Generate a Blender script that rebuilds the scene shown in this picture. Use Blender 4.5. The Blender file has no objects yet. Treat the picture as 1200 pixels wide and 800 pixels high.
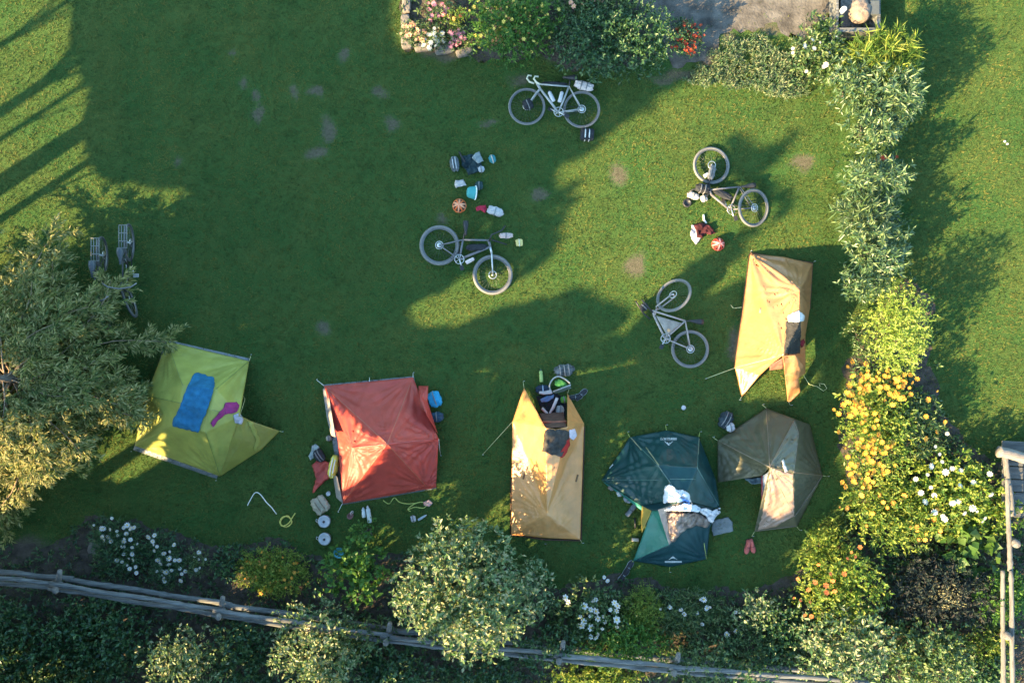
import bpy, bmesh, math, random
import numpy as np
from mathutils import Vector, Matrix
from mathutils.bvhtree import BVHTree

random.seed(7)
rng = np.random.default_rng(7)
scene = bpy.context.scene
col = scene.collection

# ------------------------------------------------------------------ camera, sky, sun, exposure
CAM_H = 16.0            # drone height above the lawn
S = 63.0                # photo pixels per metre on the ground
cam_d = bpy.data.cameras.new("drone_camera")
cam = bpy.data.objects.new("drone_camera", cam_d)
col.objects.link(cam)
cam.location = (0, 0, CAM_H)
cam_d.sensor_width = 36.0
cam_d.lens = 36.0 * CAM_H / (1200.0 / S)
cam_d.clip_end = 600
scene.camera = cam

SUN_EL = math.radians(28.0)
AZ = math.radians(33.0)                      # travel direction of the light over the lawn
DX, DY = math.cos(AZ), math.sin(AZ)
COT = 1.0 / math.tan(SUN_EL)
world = bpy.data.worlds.new("World")
scene.world = world
world.use_nodes = True
wn = world.node_tree
sky = wn.nodes.new("ShaderNodeTexSky")
sky.sky_type = 'NISHITA'
sky.sun_disc = False
sky.sun_elevation = SUN_EL
sky.sun_rotation = math.atan2(-DX, -DY)
tint = wn.nodes.new("ShaderNodeMix"); tint.data_type = 'RGBA'; tint.blend_type = 'MULTIPLY'   # hazy evening sky
tint.inputs[0].default_value = 1.0; tint.inputs[7].default_value = (.79, 1.0, 1.0, 1)
wn.links.new(sky.outputs[0], tint.inputs[6])
wn.links.new(tint.outputs[2], wn.nodes["Background"].inputs[0])
wn.nodes["Background"].inputs[1].default_value = 0.125
sun_d = bpy.data.lights.new("sun", 'SUN')
sun_d.energy = 5.0
sun_d.angle = math.radians(0.5)
sun_d.color = (1.0, 0.72, 0.36)
sun = bpy.data.objects.new("sun", sun_d)
col.objects.link(sun)
sun.location = (-20, -14, 14)
sun.rotation_euler = Vector((DX * math.cos(SUN_EL), DY * math.cos(SUN_EL), -math.sin(SUN_EL))).to_track_quat('-Z', 'Y').to_euler()
scene.view_settings.view_transform = 'Standard'
scene.view_settings.look = 'None'
scene.view_settings.exposure = 2.45
scene.view_settings.gamma = 1.0
scene.render.engine = 'CYCLES'

# ------------------------------------------------------------------ helpers
def P(px, py, z=0.0):
    k = (CAM_H - z) / CAM_H
    return Vector(((px - 600.0) / S * k, (400.0 - py) / S * k, z))

def tag(o, label=None, cat=None, group=None, kind=None):
    if label: o["label"] = label
    if cat: o["category"] = cat
    if group: o["group"] = group
    if kind: o["kind"] = kind
    return o

WL = {}
def root(name, loc, label, cat, group=None):
    o = bpy.data.objects.new(name, None)
    o.empty_display_size = 0.2
    col.objects.link(o)
    o.location = loc
    WL[o] = Vector(loc)
    return tag(o, label, cat, group)

def mesh_obj(name, V, F, mat, parent=None, smooth=True, origin=None, mats=None, midx=None):
    V = np.asarray(V, dtype=np.float32).reshape(-1, 3)
    if parent is not None:
        o0 = WL[parent]
    elif origin is not None:
        o0 = Vector(origin)
    else:
        o0 = Vector(((V[:, 0].min() + V[:, 0].max()) / 2, (V[:, 1].min() + V[:, 1].max()) / 2, V[:, 2].min()))
    V = V - np.array(o0, dtype=np.float32)
    me = bpy.data.meshes.new(name)
    if isinstance(F, np.ndarray):
        n, k = F.shape
        me.vertices.add(len(V)); me.vertices.foreach_set("co", V.ravel())
        me.loops.add(n * k); me.loops.foreach_set("vertex_index", F.astype(np.int32).ravel())
        me.polygons.add(n); me.polygons.foreach_set("loop_start", np.arange(0, n * k, k, dtype=np.int32))
        me.polygons.foreach_set("loop_total", np.full(n, k, dtype=np.int32))
        me.update(calc_edges=True)
    else:
        me.from_pydata([tuple(map(float, v)) for v in V], [], F)
        me.update()
    if smooth and len(me.polygons):
        me.polygons.foreach_set("use_smooth", np.ones(len(me.polygons), dtype=bool))
    for m_ in (mats or [mat]):
        me.materials.append(m_)
    if midx is not None:
        me.polygons.foreach_set("material_index", np.asarray(midx, dtype=np.int32))
    o = bpy.data.objects.new(name, me)
    col.objects.link(o)
    if parent is not None:
        o.parent = parent
        WL[o] = WL[parent]
    else:
        o.location = o0
        WL[o] = o0
    return o

def wob(x, y, z=0.0, s=1.0, seed=0.0):
    """cheap smooth noise in about -1..1 (works on arrays)"""
    x = x * s + seed * 1.7; y = y * s - seed * 2.3; z = z * s + seed
    return (np.sin(1.7 * x + 1.3 * np.sin(1.1 * y + 0.7 * z)) + np.sin(2.3 * y + 1.1 * np.sin(1.9 * x - z) + 1.0)
            + np.sin(2.9 * x - 2.1 * y + 1.7 * z + 2.0) * 0.7) / 2.7

class MB:
    def __init__(s): s.v = []; s.f = []; s.m = []; s.cm = 0
    def add(s, V, F):
        n = len(s.v); s.v += [tuple(v) for v in V]
        for f in F:
            s.f.append([i + n for i in f]); s.m.append(s.cm)
        return s
    def tube(s, pts, r, seg=8, cap=True):
        pts = [Vector(p) for p in pts]; n = len(pts)
        rs = r if isinstance(r, (list, tuple)) else [r] * n
        V = []; F = []
        t = (pts[1] - pts[0]).normalized()
        u = t.orthogonal().normalized()
        for i, p in enumerate(pts):
            a = pts[max(i - 1, 0)]; b = pts[min(i + 1, n - 1)]
            t = (b - a)
            t = t.normalized() if t.length > 1e-9 else Vector((0, 0, 1))
            u = (u - t * u.dot(t))
            u = u.normalized() if u.length > 1e-6 else t.orthogonal().normalized()
            w = t.cross(u)
            for k in range(seg):
                a_ = 2 * math.pi * k / seg
                V.append(p + (u * math.cos(a_) + w * math.sin(a_)) * rs[i])
        for i in range(n - 1):
            for k in range(seg):
                k2 = (k + 1) % seg
                F.append([i * seg + k, i * seg + k2, (i + 1) * seg + k2, (i + 1) * seg + k])
        if cap:
            F.append(list(range(seg))[::-1]); F.append([(n - 1) * seg + k for k in range(seg)])
        return s.add(V, F)
    def box(s, c, size, R=None):
        R = R or Matrix.Identity(3); c = Vector(c)
        V = [c + R @ Vector((x * size[0] / 2, y * size[1] / 2, z * size[2] / 2)) for x in (-1, 1) for y in (-1, 1) for z in (-1, 1)]
        return s.add(V, [[0, 1, 3, 2], [4, 6, 7, 5], [0, 4, 5, 1], [2, 3, 7, 6], [0, 2, 6, 4], [1, 5, 7, 3]])
    def lathe(s, prof, c, R=None, seg=20):
        R = R or Matrix.Identity(3); c = Vector(c)
        V = []; F = []
        for r, z in prof:
            for k in range(seg):
                a = 2 * math.pi * k / seg
                V.append(c + R @ Vector((r * math.cos(a), r * math.sin(a), z)))
        for i in range(len(prof) - 1):
            for k in range(seg):
                k2 = (k + 1) % seg
                F.append([i * seg + k, i * seg + k2, (i + 1) * seg + k2, (i + 1) * seg + k])
        F.append(list(range(seg))[::-1]); F.append([(len(prof) - 1) * seg + k for k in range(seg)])
        return s.add(V, F)
    def torus(s, c, nrm, R, r, segR=40, segr=8):
        nrm = Vector(nrm).normalized(); u = nrm.orthogonal().normalized(); w = nrm.cross(u); c = Vector(c)
        V = []; F = []
        for i in range(segR):
            a = 2 * math.pi * i / segR; d = u * math.cos(a) + w * math.sin(a)
            for k in range(segr):
                b = 2 * math.pi * k / segr
                V.append(c + d * (R + r * math.cos(b)) + nrm * (r * math.sin(b)))
        for i in range(segR):
            for k in range(segr):
                i2 = (i + 1) % segR; k2 = (k + 1) % segr
                F.append([i * segr + k, i2 * segr + k, i2 * segr + k2, i * segr + k2])
        return s.add(V, F)
    def lump(s, c, rad, rot=0.0, e=2.6, nz=0.06, seed=0, nu=28, nv=16, flat=True, fr=5.0):
        """rounded, slightly creased sack shape; rad = half sizes; c = centre of its base"""
        c = Vector(c); cr, sr = math.cos(rot), math.sin(rot)
        V = []; F = []
        def sp(a): return math.copysign(abs(a) ** (2.0 / e), a)
        for j in range(nv + 1):
            ph = -math.pi / 2 + math.pi * j / nv
            for i in range(nu):
                th = 2 * math.pi * i / nu
                x = sp(math.cos(ph)) * sp(math.cos(th)); y = sp(math.cos(ph)) * sp(math.sin(th)); z = sp(math.sin(ph))
                q = 1 + nz * float(wob(x * fr, y * fr, z * fr, 1.0, seed)) + nz * .5 * float(wob(x * fr * 2.7, y * fr * 2.7, z * fr * 2, 1.0, seed + 3))
                X, Y, Z = x * rad[0] * q, y * rad[1] * q, rad[2] * (1 + z * q)
                V.append((c.x + X * cr - Y * sr, c.y + X * sr + Y * cr, c.z + max(Z, 0.0)))
        for j in range(nv):
            for i in range(nu):
                i2 = (i + 1) % nu
                F.append([j * nu + i, j * nu + i2, (j + 1) * nu + i2, (j + 1) * nu + i])
        return s.add(V, F)
    def build(s, name, mat, parent=None, smooth=True, bevel=0.0, mats=None, origin=None):
        o = mesh_obj(name, s.v, s.f, mat, parent, smooth and not bevel, origin, mats, s.m if mats else None)
        if bevel:
            b = o.modifiers.new("bevel", 'BEVEL'); b.width = bevel; b.segments = 2; b.limit_method = 'ANGLE'
        return o

def rotz(a): return Matrix.Rotation(a, 3, 'Z')
def axis_to(d):
    return Vector((0, 0, 1)).rotation_difference(Vector(d).normalized()).to_matrix()

def in_poly(x, y, poly):
    x = np.asarray(x, float); y = np.asarray(y, float)
    r = np.zeros(x.shape, bool); n = len(poly)
    for i in range(n):
        x1, y1 = poly[i][:2]; x2, y2 = poly[(i + 1) % n][:2]
        if y1 == y2: continue
        c = ((y1 > y) != (y2 > y)) & (x < (x2 - x1) * (y - y1) / (y2 - y1) + x1)
        r ^= c
    return r

# ------------------------------------------------------------------ materials
def nn(nt, t, **kw):
    n = nt.nodes.new(t)
    for k, v in kw.items(): setattr(n, k, v)
    return n

def M(name, c, rough=0.6, var=0.15, vs=14.0, bump=0.0, bs=60.0, trans=0.0, metal=0.0, spec=0.4, tcol=None):
    m = bpy.data.materials.new(name); m.use_nodes = True
    nt = m.node_tree; b = nt.nodes["Principled BSDF"]; out = nt.nodes["Material Output"]
    tc = nn(nt, "ShaderNodeTexCoord")
    nz = nn(nt, "ShaderNodeTexNoise"); nz.inputs["Scale"].default_value = vs; nz.inputs["Detail"].default_value = 6
    nt.links.new(tc.outputs["Object"], nz.inputs["Vector"])
    mx = nn(nt, "ShaderNodeMix", data_type='RGBA')
    mx.inputs[6].default_value = tuple(max(0, v * (1 - var)) for v in c) + (1,)
    mx.inputs[7].default_value = tuple(min(1, v * (1 + var)) for v in c) + (1,)
    rp = nn(nt, "ShaderNodeMapRange"); rp.inputs[1].default_value = .3; rp.inputs[2].default_value = .7
    nt.links.new(nz.outputs[0], rp.inputs[0]); nt.links.new(rp.outputs[0], mx.inputs[0])
    nt.links.new(mx.outputs[2], b.inputs["Base Color"])
    b.inputs["Roughness"].default_value = rough; b.inputs["Metallic"].default_value = metal
    b.inputs["Specular IOR Level"].default_value = spec
    if bump:
        n2 = nn(nt, "ShaderNodeTexNoise"); n2.inputs["Scale"].default_value = bs; n2.inputs["Detail"].default_value = 5
        nt.links.new(tc.outputs["Object"], n2.inputs["Vector"])
        bp = nn(nt, "ShaderNodeBump"); bp.inputs["Strength"].default_value = bump; bp.inputs["Distance"].default_value = 0.02
        nt.links.new(n2.outputs[0], bp.inputs["Height"]); nt.links.new(bp.outputs[0], b.inputs["Normal"])
    if trans:
        tr = nn(nt, "ShaderNodeBsdfTranslucent")
        if tcol: tr.inputs[0].default_value = tuple(tcol) + (1,)
        else: nt.links.new(mx.outputs[2], tr.inputs[0])
        ms = nn(nt, "ShaderNodeMixShader"); ms.inputs[0].default_value = trans
        nt.links.new(b.outputs[0], ms.inputs[1]); nt.links.new(tr.outputs[0], ms.inputs[2])
        nt.links.new(ms.outputs[0], out.inputs[0])
    return m

def leaf_mat(name, cols, trans=0.3, rough=0.5, spec=0.35, boost=1.3, patch=0.0):
    """each leaf (mesh island) takes its own colour from a short ramp"""
    m = bpy.data.materials.new(name); m.use_nodes = True
    nt = m.node_tree; b = nt.nodes["Principled BSDF"]; out = nt.nodes["Material Output"]
    g = nn(nt, "ShaderNodeNewGeometry"); rp = nn(nt, "ShaderNodeValToRGB")
    e = rp.color_ramp.elements
    while len(e) < len(cols): e.new(0.5)
    for i, c in enumerate(cols):
        e[i].position = i / (len(cols) - 1); e[i].color = tuple(c) + (1,)
    nt.links.new(g.outputs["Random Per Island"], rp.inputs[0])
    src = rp.outputs[0]
    if patch:                       # clover and dry areas: slow change of tone over the lawn
        tc = nn(nt, "ShaderNodeTexCoord"); nz = nn(nt, "ShaderNodeTexNoise"); nz.inputs["Scale"].default_value = 1.3; nz.inputs["Detail"].default_value = 7; nz.inputs["Roughness"].default_value = .7
        nt.links.new(tc.outputs["Object"], nz.inputs["Vector"])
        r2 = nn(nt, "ShaderNodeValToRGB"); e2 = r2.color_ramp.elements; e2.new(.5)
        for i_, (p_, c_) in enumerate(((.36, (.50, .68, .72)), (.5, (1, 1, 1)), (.64, (1.5, 1.2, 1.2)))): e2[i_].position = p_; e2[i_].color = c_ + (1,)
        nt.links.new(nz.outputs[0], r2.inputs[0])
        mm = nn(nt, "ShaderNodeMix", data_type='RGBA', blend_type='MULTIPLY'); mm.inputs[0].default_value = patch
        nt.links.new(src, mm.inputs[6]); nt.links.new(r2.outputs[0], mm.inputs[7]); src = mm.outputs[2]
    nt.links.new(src, b.inputs["Base Color"])
    b.inputs["Roughness"].default_value = rough; b.inputs["Specular IOR Level"].default_value = spec
    tr = nn(nt, "ShaderNodeBsdfTranslucent")
    hs = nn(nt, "ShaderNodeHueSaturation"); hs.inputs["Value"].default_value = boost; hs.inputs["Hue"].default_value = 0.485
    nt.links.new(src, hs.inputs["Color"]); nt.links.new(hs.outputs[0], tr.inputs[0])
    ms = nn(nt, "ShaderNodeMixShader"); ms.inputs[0].default_value = trans
    nt.links.new(b.outputs[0], ms.inputs[1]); nt.links.new(tr.outputs[0], ms.inputs[2])
    nt.links.new(ms.outputs[0], out.inputs[0])
    return m

def wood_mat(name, c1, c2, axis=0, bump=0.5):
    m = bpy.data.materials.new(name); m.use_nodes = True
    nt = m.node_tree; b = nt.nodes["Principled BSDF"]
    tc = nn(nt, "ShaderNodeTexCoord"); mp = nn(nt, "ShaderNodeMapping")
    sc = [26.0, 26.0, 26.0]; sc[axis] = 2.2
    mp.inputs["Scale"].default_value = sc
    nt.links.new(tc.outputs["Object"], mp.inputs[0])
    nz = nn(nt, "ShaderNodeTexNoise"); nz.inputs["Scale"].default_value = 1.0; nz.inputs["Detail"].default_value = 7; nz.inputs["Roughness"].default_value = .65
    nt.links.new(mp.outputs[0], nz.inputs["Vector"])
    rp = nn(nt, "ShaderNodeValToRGB"); rp.color_ramp.elements[0].position = .32; rp.color_ramp.elements[1].position = .68
    rp.color_ramp.elements[0].color = tuple(c1) + (1,); rp.color_ramp.elements[1].color = tuple(c2) + (1,)
    nt.links.new(nz.outputs[0], rp.inputs[0]); nt.links.new(rp.outputs[0], b.inputs["Base Color"])
    b.inputs["Roughness"].default_value = .85
    bp = nn(nt, "ShaderNodeBump"); bp.inputs["Strength"].default_value = bump; bp.inputs["Distance"].default_value = .02
    nt.links.new(nz.outputs[0], bp.inputs["Height"]); nt.links.new(bp.outputs[0], b.inputs["Normal"])
    return m

# ------------------------------------------------------------------ where the sun reaches the ground (photo measured)
def q_of(px, py, z):
    p = P(px, py, z)
    return (p.x + DX * z * COT, p.y + DY * z * COT)
LIT = []
def lit(poly, z=0.0):
    LIT.append([q_of(x, y, z) for x, y in poly])
def lit_disc(px, py, z, r):
    c = q_of(px, py, z)
    LIT.append([(c[0] + r * math.cos(a) * (1 + .15 * math.sin(3 * a + px)), c[1] + r * math.sin(a) * (1 + .15 * math.sin(3 * a + px))) for a in np.linspace(0, 2 * math.pi, 18)[:-1]])

lit([(-60, -80), (95, -80), (90, 0), (86, 40), (85, 58), (98, 66), (104, 82), (107, 130), (105, 165), (118, 195), (140, 215), (160, 228), (140, 248), (105, 276), (60, 300), (-60, 380)])
lit([(452, -40), (650, -40), (640, 30), (560, 62), (500, 66), (470, 62), (464, 70), (456, 40)])
lit([(640, -40), (790, -40), (800, 30), (845, 50), (838, 72), (790, 107), (740, 140), (700, 167), (655, 200), (640, 224), (660, 216), (690, 214), (692, 224), (664, 240), (655, 262), (656, 278),
     (630, 312), (606, 330), (604, 320), (640, 285), (612, 302), (540, 322), (505, 340), (470, 360), (487, 392), (545, 380), (620, 355), (680, 341), (692, 352), (732, 361), (726, 375), (690, 405), (686, 412),
     (712, 400), (748, 378), (770, 345), (806, 318), (868, 272), (886, 268), (878, 286), (836, 326), (824, 354), (836, 352), (872, 332), (878, 296), (1000, 262), (1300, 200), (1300, -40)])
lit([(980, -60), (1500, -60), (1500, 900), (1150, 900), (1060, 800), (960, 760), (925, 680), (905, 668), (935, 640), (985, 575), (975, 480), (1000, 400), (1010, 300), (985, 270)])
def lit3(pts):
    LIT.append([q_of(*p) for p in pts])
# sunlit parts of the tents and clothes: outlines with their real heights
lit3([(376,448,0),(384,456,.12),(398,470,.3),(420,490,.62),(440,505,.85),(456,516,1.2),(458,526,1.2),(440,545,.9),(420,570,.5),(402,592,.08),(394,585,.1),(390,545,.4),(385,500,.2)])
lit3([(598,500,.2),(601,470,.1),(614,452,0),(626,464,.4),(640,496,1.05),(645,500,1.1),(645,536,.95),(630,545,.75),(615,534,.55),(604,540,.3)])
for x_, y_, z_, r_ in ((612,548,.4,.06),(624,554,.6,.07),(634,548,.85,.05),(618,562,.5,.05),(642,548,.9,.06),(606,556,.3,.04),(646,556,.85,.05),(632,564,.75,.05),(652,546,.95,.05),(626,572,.6,.03)):
    lit_disc(x_, y_, z_, r_)
lit3([(874,290,0),(915,292,.2),(945,296,.3),(950,330,.9),(946,380,1.15),(944,405,1.15),(946,440,.3),(946,460,.1),(928,478,0),(905,470,0),(868,474,0),(854,432,.05),(864,370,.1)])
for z_ in (.3, .6, .9):
    lit([(878,300),(935,305),(944,340),(942,405),(922,432),(868,455),(860,430)], z_)
lit3([(890,566,.55),(902,545,1.18),(932,553,1.12),(933,580,.7),(930,606,.3),(915,612,.2),(900,606,.25),(893,590,.4)])
lit3([(902,545,1.18),(920,515,.85),(934,494,.55),(940,515,.7),(934,556,1.1)])
lit3([(770,560,1.15),(785,560,1.1),(812,585,1.1),(846,592,.45),(847,606,.35),(830,614,.5),(812,604,.9),(775,602,.95)])
lit3([(779,600,.95),(798,596,1.08),(796,628,.75),(782,640,.6)])
for x_, y_, r_ in ((203, 510, .09), (236, 516, .13), (192, 516, .05), (246, 533, .06), (222, 540, .04), (210, 500, .05)):
    lit_disc(x_, y_, .85, r_)
lit([(560, 538), (590, 512), (600, 503), (598, 512), (570, 540)], .0)
lit([(738, 402), (772, 384), (768, 396), (742, 410)])
# sunlit bush tops and the big tree at the left
for x_, y_, z_, r_ in ((525, 655, 1.5, 1.15), (560, 715, 1.5, 1.1), (500, 700, 1.2, .8), (420, 655, .9, .4), (440, 690, .9, .35), (205, 772, .9, .8), (330, 770, 1.1, .85), (370, 760, 1.1, .7), (690, 795, .5, .8),
                       (755, 790, .5, .5), (885, 712, .6, .4), (70, 795, .6, .5), (20, 755, .6, .35), (470, 790, .7, .3), (560, 800, .5, .4), (690, 725, .6, .25), (745, 755, .4, .35), (885, 770, .4, .3), (622, 692, .8, .4), (320, 668, .4, .22), (800, 788, .4, .3), (750, 715, .45, .2)):
    lit_disc(x_, y_, z_, r_)
TREE = P(72, 438, 0)
for z_, r_ in ((.6, 2.7), (1.1, 2.5), (1.5, 1.9)):
    LIT.append([(TREE.x - .2 + DX * z_ * COT + r_ * math.cos(a) * ((.6 if math.sin(a) > -.2 else .8) if math.cos(a) > .1 else 1), TREE.y + DY * z_ * COT + r_ * math.sin(a)) for a in np.linspace(0, 2 * math.pi, 24)[:-1]])

# tree-top shadows reaching across the sunlit lawn
DARK = [[q_of(x, y, 0) for x, y in pl_] for pl_ in (
    [(843,158),(858,153),(872,166),(886,175),(905,167),(940,148),(932,170),(910,186),(902,205),(926,230),(920,254),(903,254),(893,224),(880,211),(867,213),(856,197),(850,177)],
    [(596,334),(604,338),(628,316),(650,292),(655,276),(646,276),(636,296),(616,318)],
    [(640,250),(690,222),(692,212),(660,218),(636,228)])]
def is_lit(x, y):
    x = np.asarray(x) + .07 * wob(x, y, 0, 2.6, 1) + .035 * wob(x, y, 0, 8, 5)
    y = np.asarray(y) + .07 * wob(y, x, 0, 2.6, 2) + .035 * wob(y, x, 0, 8, 6)
    r = np.zeros(x.shape, bool)
    for p in LIT: r |= in_poly(x, y, p)
    for p in DARK: r &= ~in_poly(x, y, p)
    return r
# ------------------------------------------------------------------ ground
BARE = [(372,180,13,9),(384,152,9,15),(302,136,9,12),(300,112,8,7),(285,98,7,7),(345,110,7,9),(370,107,8,7),(403,66,9,9),(445,108,10,7),
        (462,146,11,9),(208,190,6,8),(725,205,13,14),(632,226,13,8),(745,312,12,18),(516,256,9,7),(573,145,11,6),(862,408,11,24),(940,190,16,11),
        (378,385,10,7),(610,95,14,10),(272,64,6,5),(650,60,14,16),(520,62,30,9),(800,88,26,8),(776,94,22,6),(832,68,14,12),(856,46,14,10),(900,32,24,8),(944,44,12,12),(952,20,10,20),(110,642,26,12),(235,655,28,16),(30,640,30,14)]
def bare_at(x, y):
    px = x * S + 600; py = 400 - y * S
    px = px + 5 * wob(x, y, 0, 5, 3); py = py + 5 * wob(y, x, 0, 5, 4)
    b = np.zeros(np.shape(x))
    for cx, cy, rx, ry in BARE:
        d = np.sqrt(((px - cx) / rx) ** 2 + ((py - cy) / ry) ** 2)
        b = np.maximum(b, np.clip(1.5 - d, 0, 1))
    return b
PATH = [(735,-60),(744,-6),(750,14),(766,26),(776,44),(782,70),(784,80),(800,82),(824,72),(842,52),(862,38),(906,32),(928,42),(938,53),(945,44),(952,20),(975,22),(975,-60)]
BEDS = [[(-200,622),(60,640),(105,606),(170,612),(245,640),(330,632),(390,662),(440,648),(520,650),(610,672),(660,690),(720,672),(800,690),(880,690),(925,676),(975,640),(1010,600),(985,520),(990,430),(1020,370),(1060,330),(1095,345),(1090,420),(1110,500),(1160,540),(1400,560),(1400,1000),(-200,1000)],
        [(470,-60),(474,56),(548,62),(560,70),(640,66),(660,80),(738,84),(768,62),(764,24),(742,-60)],
        [(985,30),(945,45),(965,100),(985,120),(980,330),(1025,345),(1062,330),(1060,240),(1050,170),(1078,120),(1072,50),(1040,30)]]
def grid_axis(lo, hi, st):
    a = list(np.arange(lo, hi + st / 2, st)); e = [14, 18, 26, 40, 70, 130, 220]
    return np.array([-v for v in e[::-1] if -v < lo] + a + [v for v in e if v > hi])
gx = grid_axis(-12, 12, .09); gy = grid_axis(-8.6, 8.6, .09)
X, Y = np.meshgrid(gx, gy); nx, ny = len(gx), len(gy)
V = np.stack([X.ravel(), Y.ravel(), np.zeros(nx * ny)], 1)
ii = (np.arange(ny - 1)[:, None] * nx + np.arange(nx - 1)[None]).ravel()
F = np.stack([ii, ii + 1, ii + nx + 1, ii + nx], 1)

lawn = bpy.data.materials.new("lawn"); lawn.use_nodes = True
nt = lawn.node_tree; b = nt.nodes["Principled BSDF"]
tc = nn(nt, "ShaderNodeTexCoord")
def ramp(nt, src, stops):
    r = nn(nt, "ShaderNodeValToRGB"); e = r.color_ramp.elements
    while len(e) < len(stops): e.new(.5)
    for i, (p_, c_) in enumerate(stops): e[i].position = p_; e[i].color = tuple(c_) + (1,)
    nt.links.new(src, r.inputs[0]); return r.outputs[0]
def noise_n(nt, scale, det=6, rough=.6):
    n = nn(nt, "ShaderNodeTexNoise"); n.inputs["Scale"].default_value = scale; n.inputs["Detail"].default_value = det; n.inputs["Roughness"].default_value = rough
    nt.links.new(tc.outputs["Object"], n.inputs["Vector"]); return n.outputs[0]
def mixc(nt, f, a, b_):
    m = nn(nt, "ShaderNodeMix", data_type='RGBA')
    for s_, v in ((0, f), (6, a), (7, b_)):
        if isinstance(v, (int, float)): m.inputs[s_].default_value = v
        elif isinstance(v, tuple): m.inputs[s_].default_value = v + (1,)
        else: nt.links.new(v, m.inputs[s_])
    return m.outputs[2]
fine = ramp(nt, noise_n(nt, 38, 8, .75), [(.28, (.012, .042, .013)), (.5, (.042, .096, .024)), (.72, (.105, .14, .038))])
big = ramp(nt, noise_n(nt, 1.1, 5, .6), [(.35, (.028, .088, .018)), (.65, (.085, .108, .024))])
grass_c = mixc(nt, .45, fine, big)
soil_c = ramp(nt, noise_n(nt, 16, 8, .7), [(.3, (.055, .052, .033)), (.7, (.135, .12, .08))])
at = nn(nt, "ShaderNodeAttribute", attribute_name="bare")
ad = nn(nt, "ShaderNodeMath", operation='ADD'); nt.links.new(at.outputs["Fac"], ad.inputs[0])
ns = nn(nt, "ShaderNodeMath", operation='MULTIPLY_ADD'); ns.inputs[1].default_value = 2.4; ns.inputs[2].default_value = -1.35
nt.links.new(noise_n(nt, 30, 7, .75), ns.inputs[0]); nt.links.new(ns.outputs[0], ad.inputs[1])
mr = nn(nt, "ShaderNodeMapRange"); mr.inputs[1].default_value = .25; mr.inputs[2].default_value = .75
nt.links.new(ad.outputs[0], mr.inputs[0])
nt.links.new(mixc(nt, mr.outputs[0], grass_c, soil_c), b.inputs["Base Color"])
b.inputs["Roughness"].default_value = .95; b.inputs["Specular IOR Level"].default_value = .15
bp = nn(nt, "ShaderNodeBump"); bp.inputs["Strength"].default_value = .9; bp.inputs["Distance"].default_value = .03
nt.links.new(noise_n(nt, 45, 8, .8), bp.inputs["Height"]); nt.links.new(bp.outputs[0], b.inputs["Normal"])
g = mesh_obj("ground", V, F, lawn, origin=(0, 0, 0))
a = g.data.attributes.new("bare", 'FLOAT', 'POINT')
a.data.foreach_set("value", np.where((abs(V[:, 0]) < 12) & (abs(V[:, 1]) < 8.6), bare_at(V[:, 0], V[:, 1]), 0).astype(np.float32))
tag(g, kind="structure")

def sheet(name, poly, z, mat, amp=.09):
    """irregular flat patch of soil, its outline roughened at every few centimetres"""
    pts = []
    n = len(poly)
    for i in range(n):
        p0 = P(*poly[i]); p1 = P(*poly[(i + 1) % n]); k = max(2, int((p1 - p0).length / .07))
        for j in range(k):
            p = p0.lerp(p1, j / k)
            w = amp * float(wob(p.x, p.y, 0, 4, 9)) + amp * .5 * float(wob(p.x, p.y, 0, 17, 4))
            pts.append((p.x + w, p.y + amp * float(wob(p.y, p.x, 0, 4, 2)) + amp * .5 * float(wob(p.y, p.x, 0, 15, 1)), z))
    bm = bmesh.new()
    f = bm.faces.new([bm.verts.new(p) for p in pts]); bmesh.ops.triangulate(bm, faces=[f])
    bmesh.ops.recalc_face_normals(bm, faces=bm.faces)
    me = bpy.data.meshes.new(name); bm.to_mesh(me); bm.free(); me.materials.append(mat)
    o = bpy.data.objects.new(name, me); col.objects.link(o); WL[o] = Vector((0, 0, 0))
    return tag(o, kind="structure")
soil = M("soil", (.075, .062, .05), .95, .45, 7, 1.0, 30, spec=.1)
dirt = M("dirt", (.105, .095, .083), .95, .5, 4, .8, 24, spec=.1)
for p_ in BEDS[:2]: sheet("flower_bed", p_, .004, soil)
sheet("dirt_path", PATH, .008, dirt, .11)

# grass: many thousand short blades in one sheet, thinner on bare soil
nb = 460000
bx = rng.uniform(-11, 11, nb); by = rng.uniform(-7.8, 7.8, nb)
keep = rng.random(nb) > np.clip(bare_at(bx, by) * 1.15 - .1, 0, 1)
ppx = bx * S + 600 + 9 * wob(bx, by, 0, 6, 3); ppy = 400 - by * S + 9 * wob(by, bx, 0, 6, 8)
for p_ in BEDS + [PATH]: keep &= ~(in_poly(ppx, ppy, p_) & (rng.random(nb) > (.04 if p_ is PATH else .3)))
bx, by = bx[keep], by[keep]; nb = len(bx)
tuft = wob(bx, by, 0, 9, 2) * .5 + .5
h = rng.uniform(.02, .042, nb) * (.7 + .7 * tuft); az_ = rng.uniform(0, 2 * math.pi, nb); ln = rng.uniform(.4, 1.6, nb)
w = rng.uniform(.004, .009, nb); az2 = az_ + math.pi / 2 + rng.uniform(-.6, .6, nb)
V = np.zeros((nb, 3, 3))
V[:, 0] = np.stack([bx - np.cos(az2) * w, by - np.sin(az2) * w, np.full(nb, .0)], 1)
V[:, 1] = np.stack([bx + np.cos(az2) * w, by + np.sin(az2) * w, np.full(nb, .0)], 1)
V[:, 2] = np.stack([bx + np.cos(az_) * h * ln, by + np.sin(az_) * h * ln, h], 1)
GRASS = leaf_mat("grass_blade", [(.020, .058, .017), (.048, .094, .024), (.114, .122, .026), (.052, .096, .025), (.092, .112, .024), (.134, .128, .035)], .25, .6, .14, patch=1.0)
go = mesh_obj("grass", V.reshape(-1, 3), np.arange(nb * 3).reshape(-1, 3), GRASS, smooth=False, origin=(0, 0, 0))
tag(go, "short mown green grass covering the lawn", "grass", kind="stuff")

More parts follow.
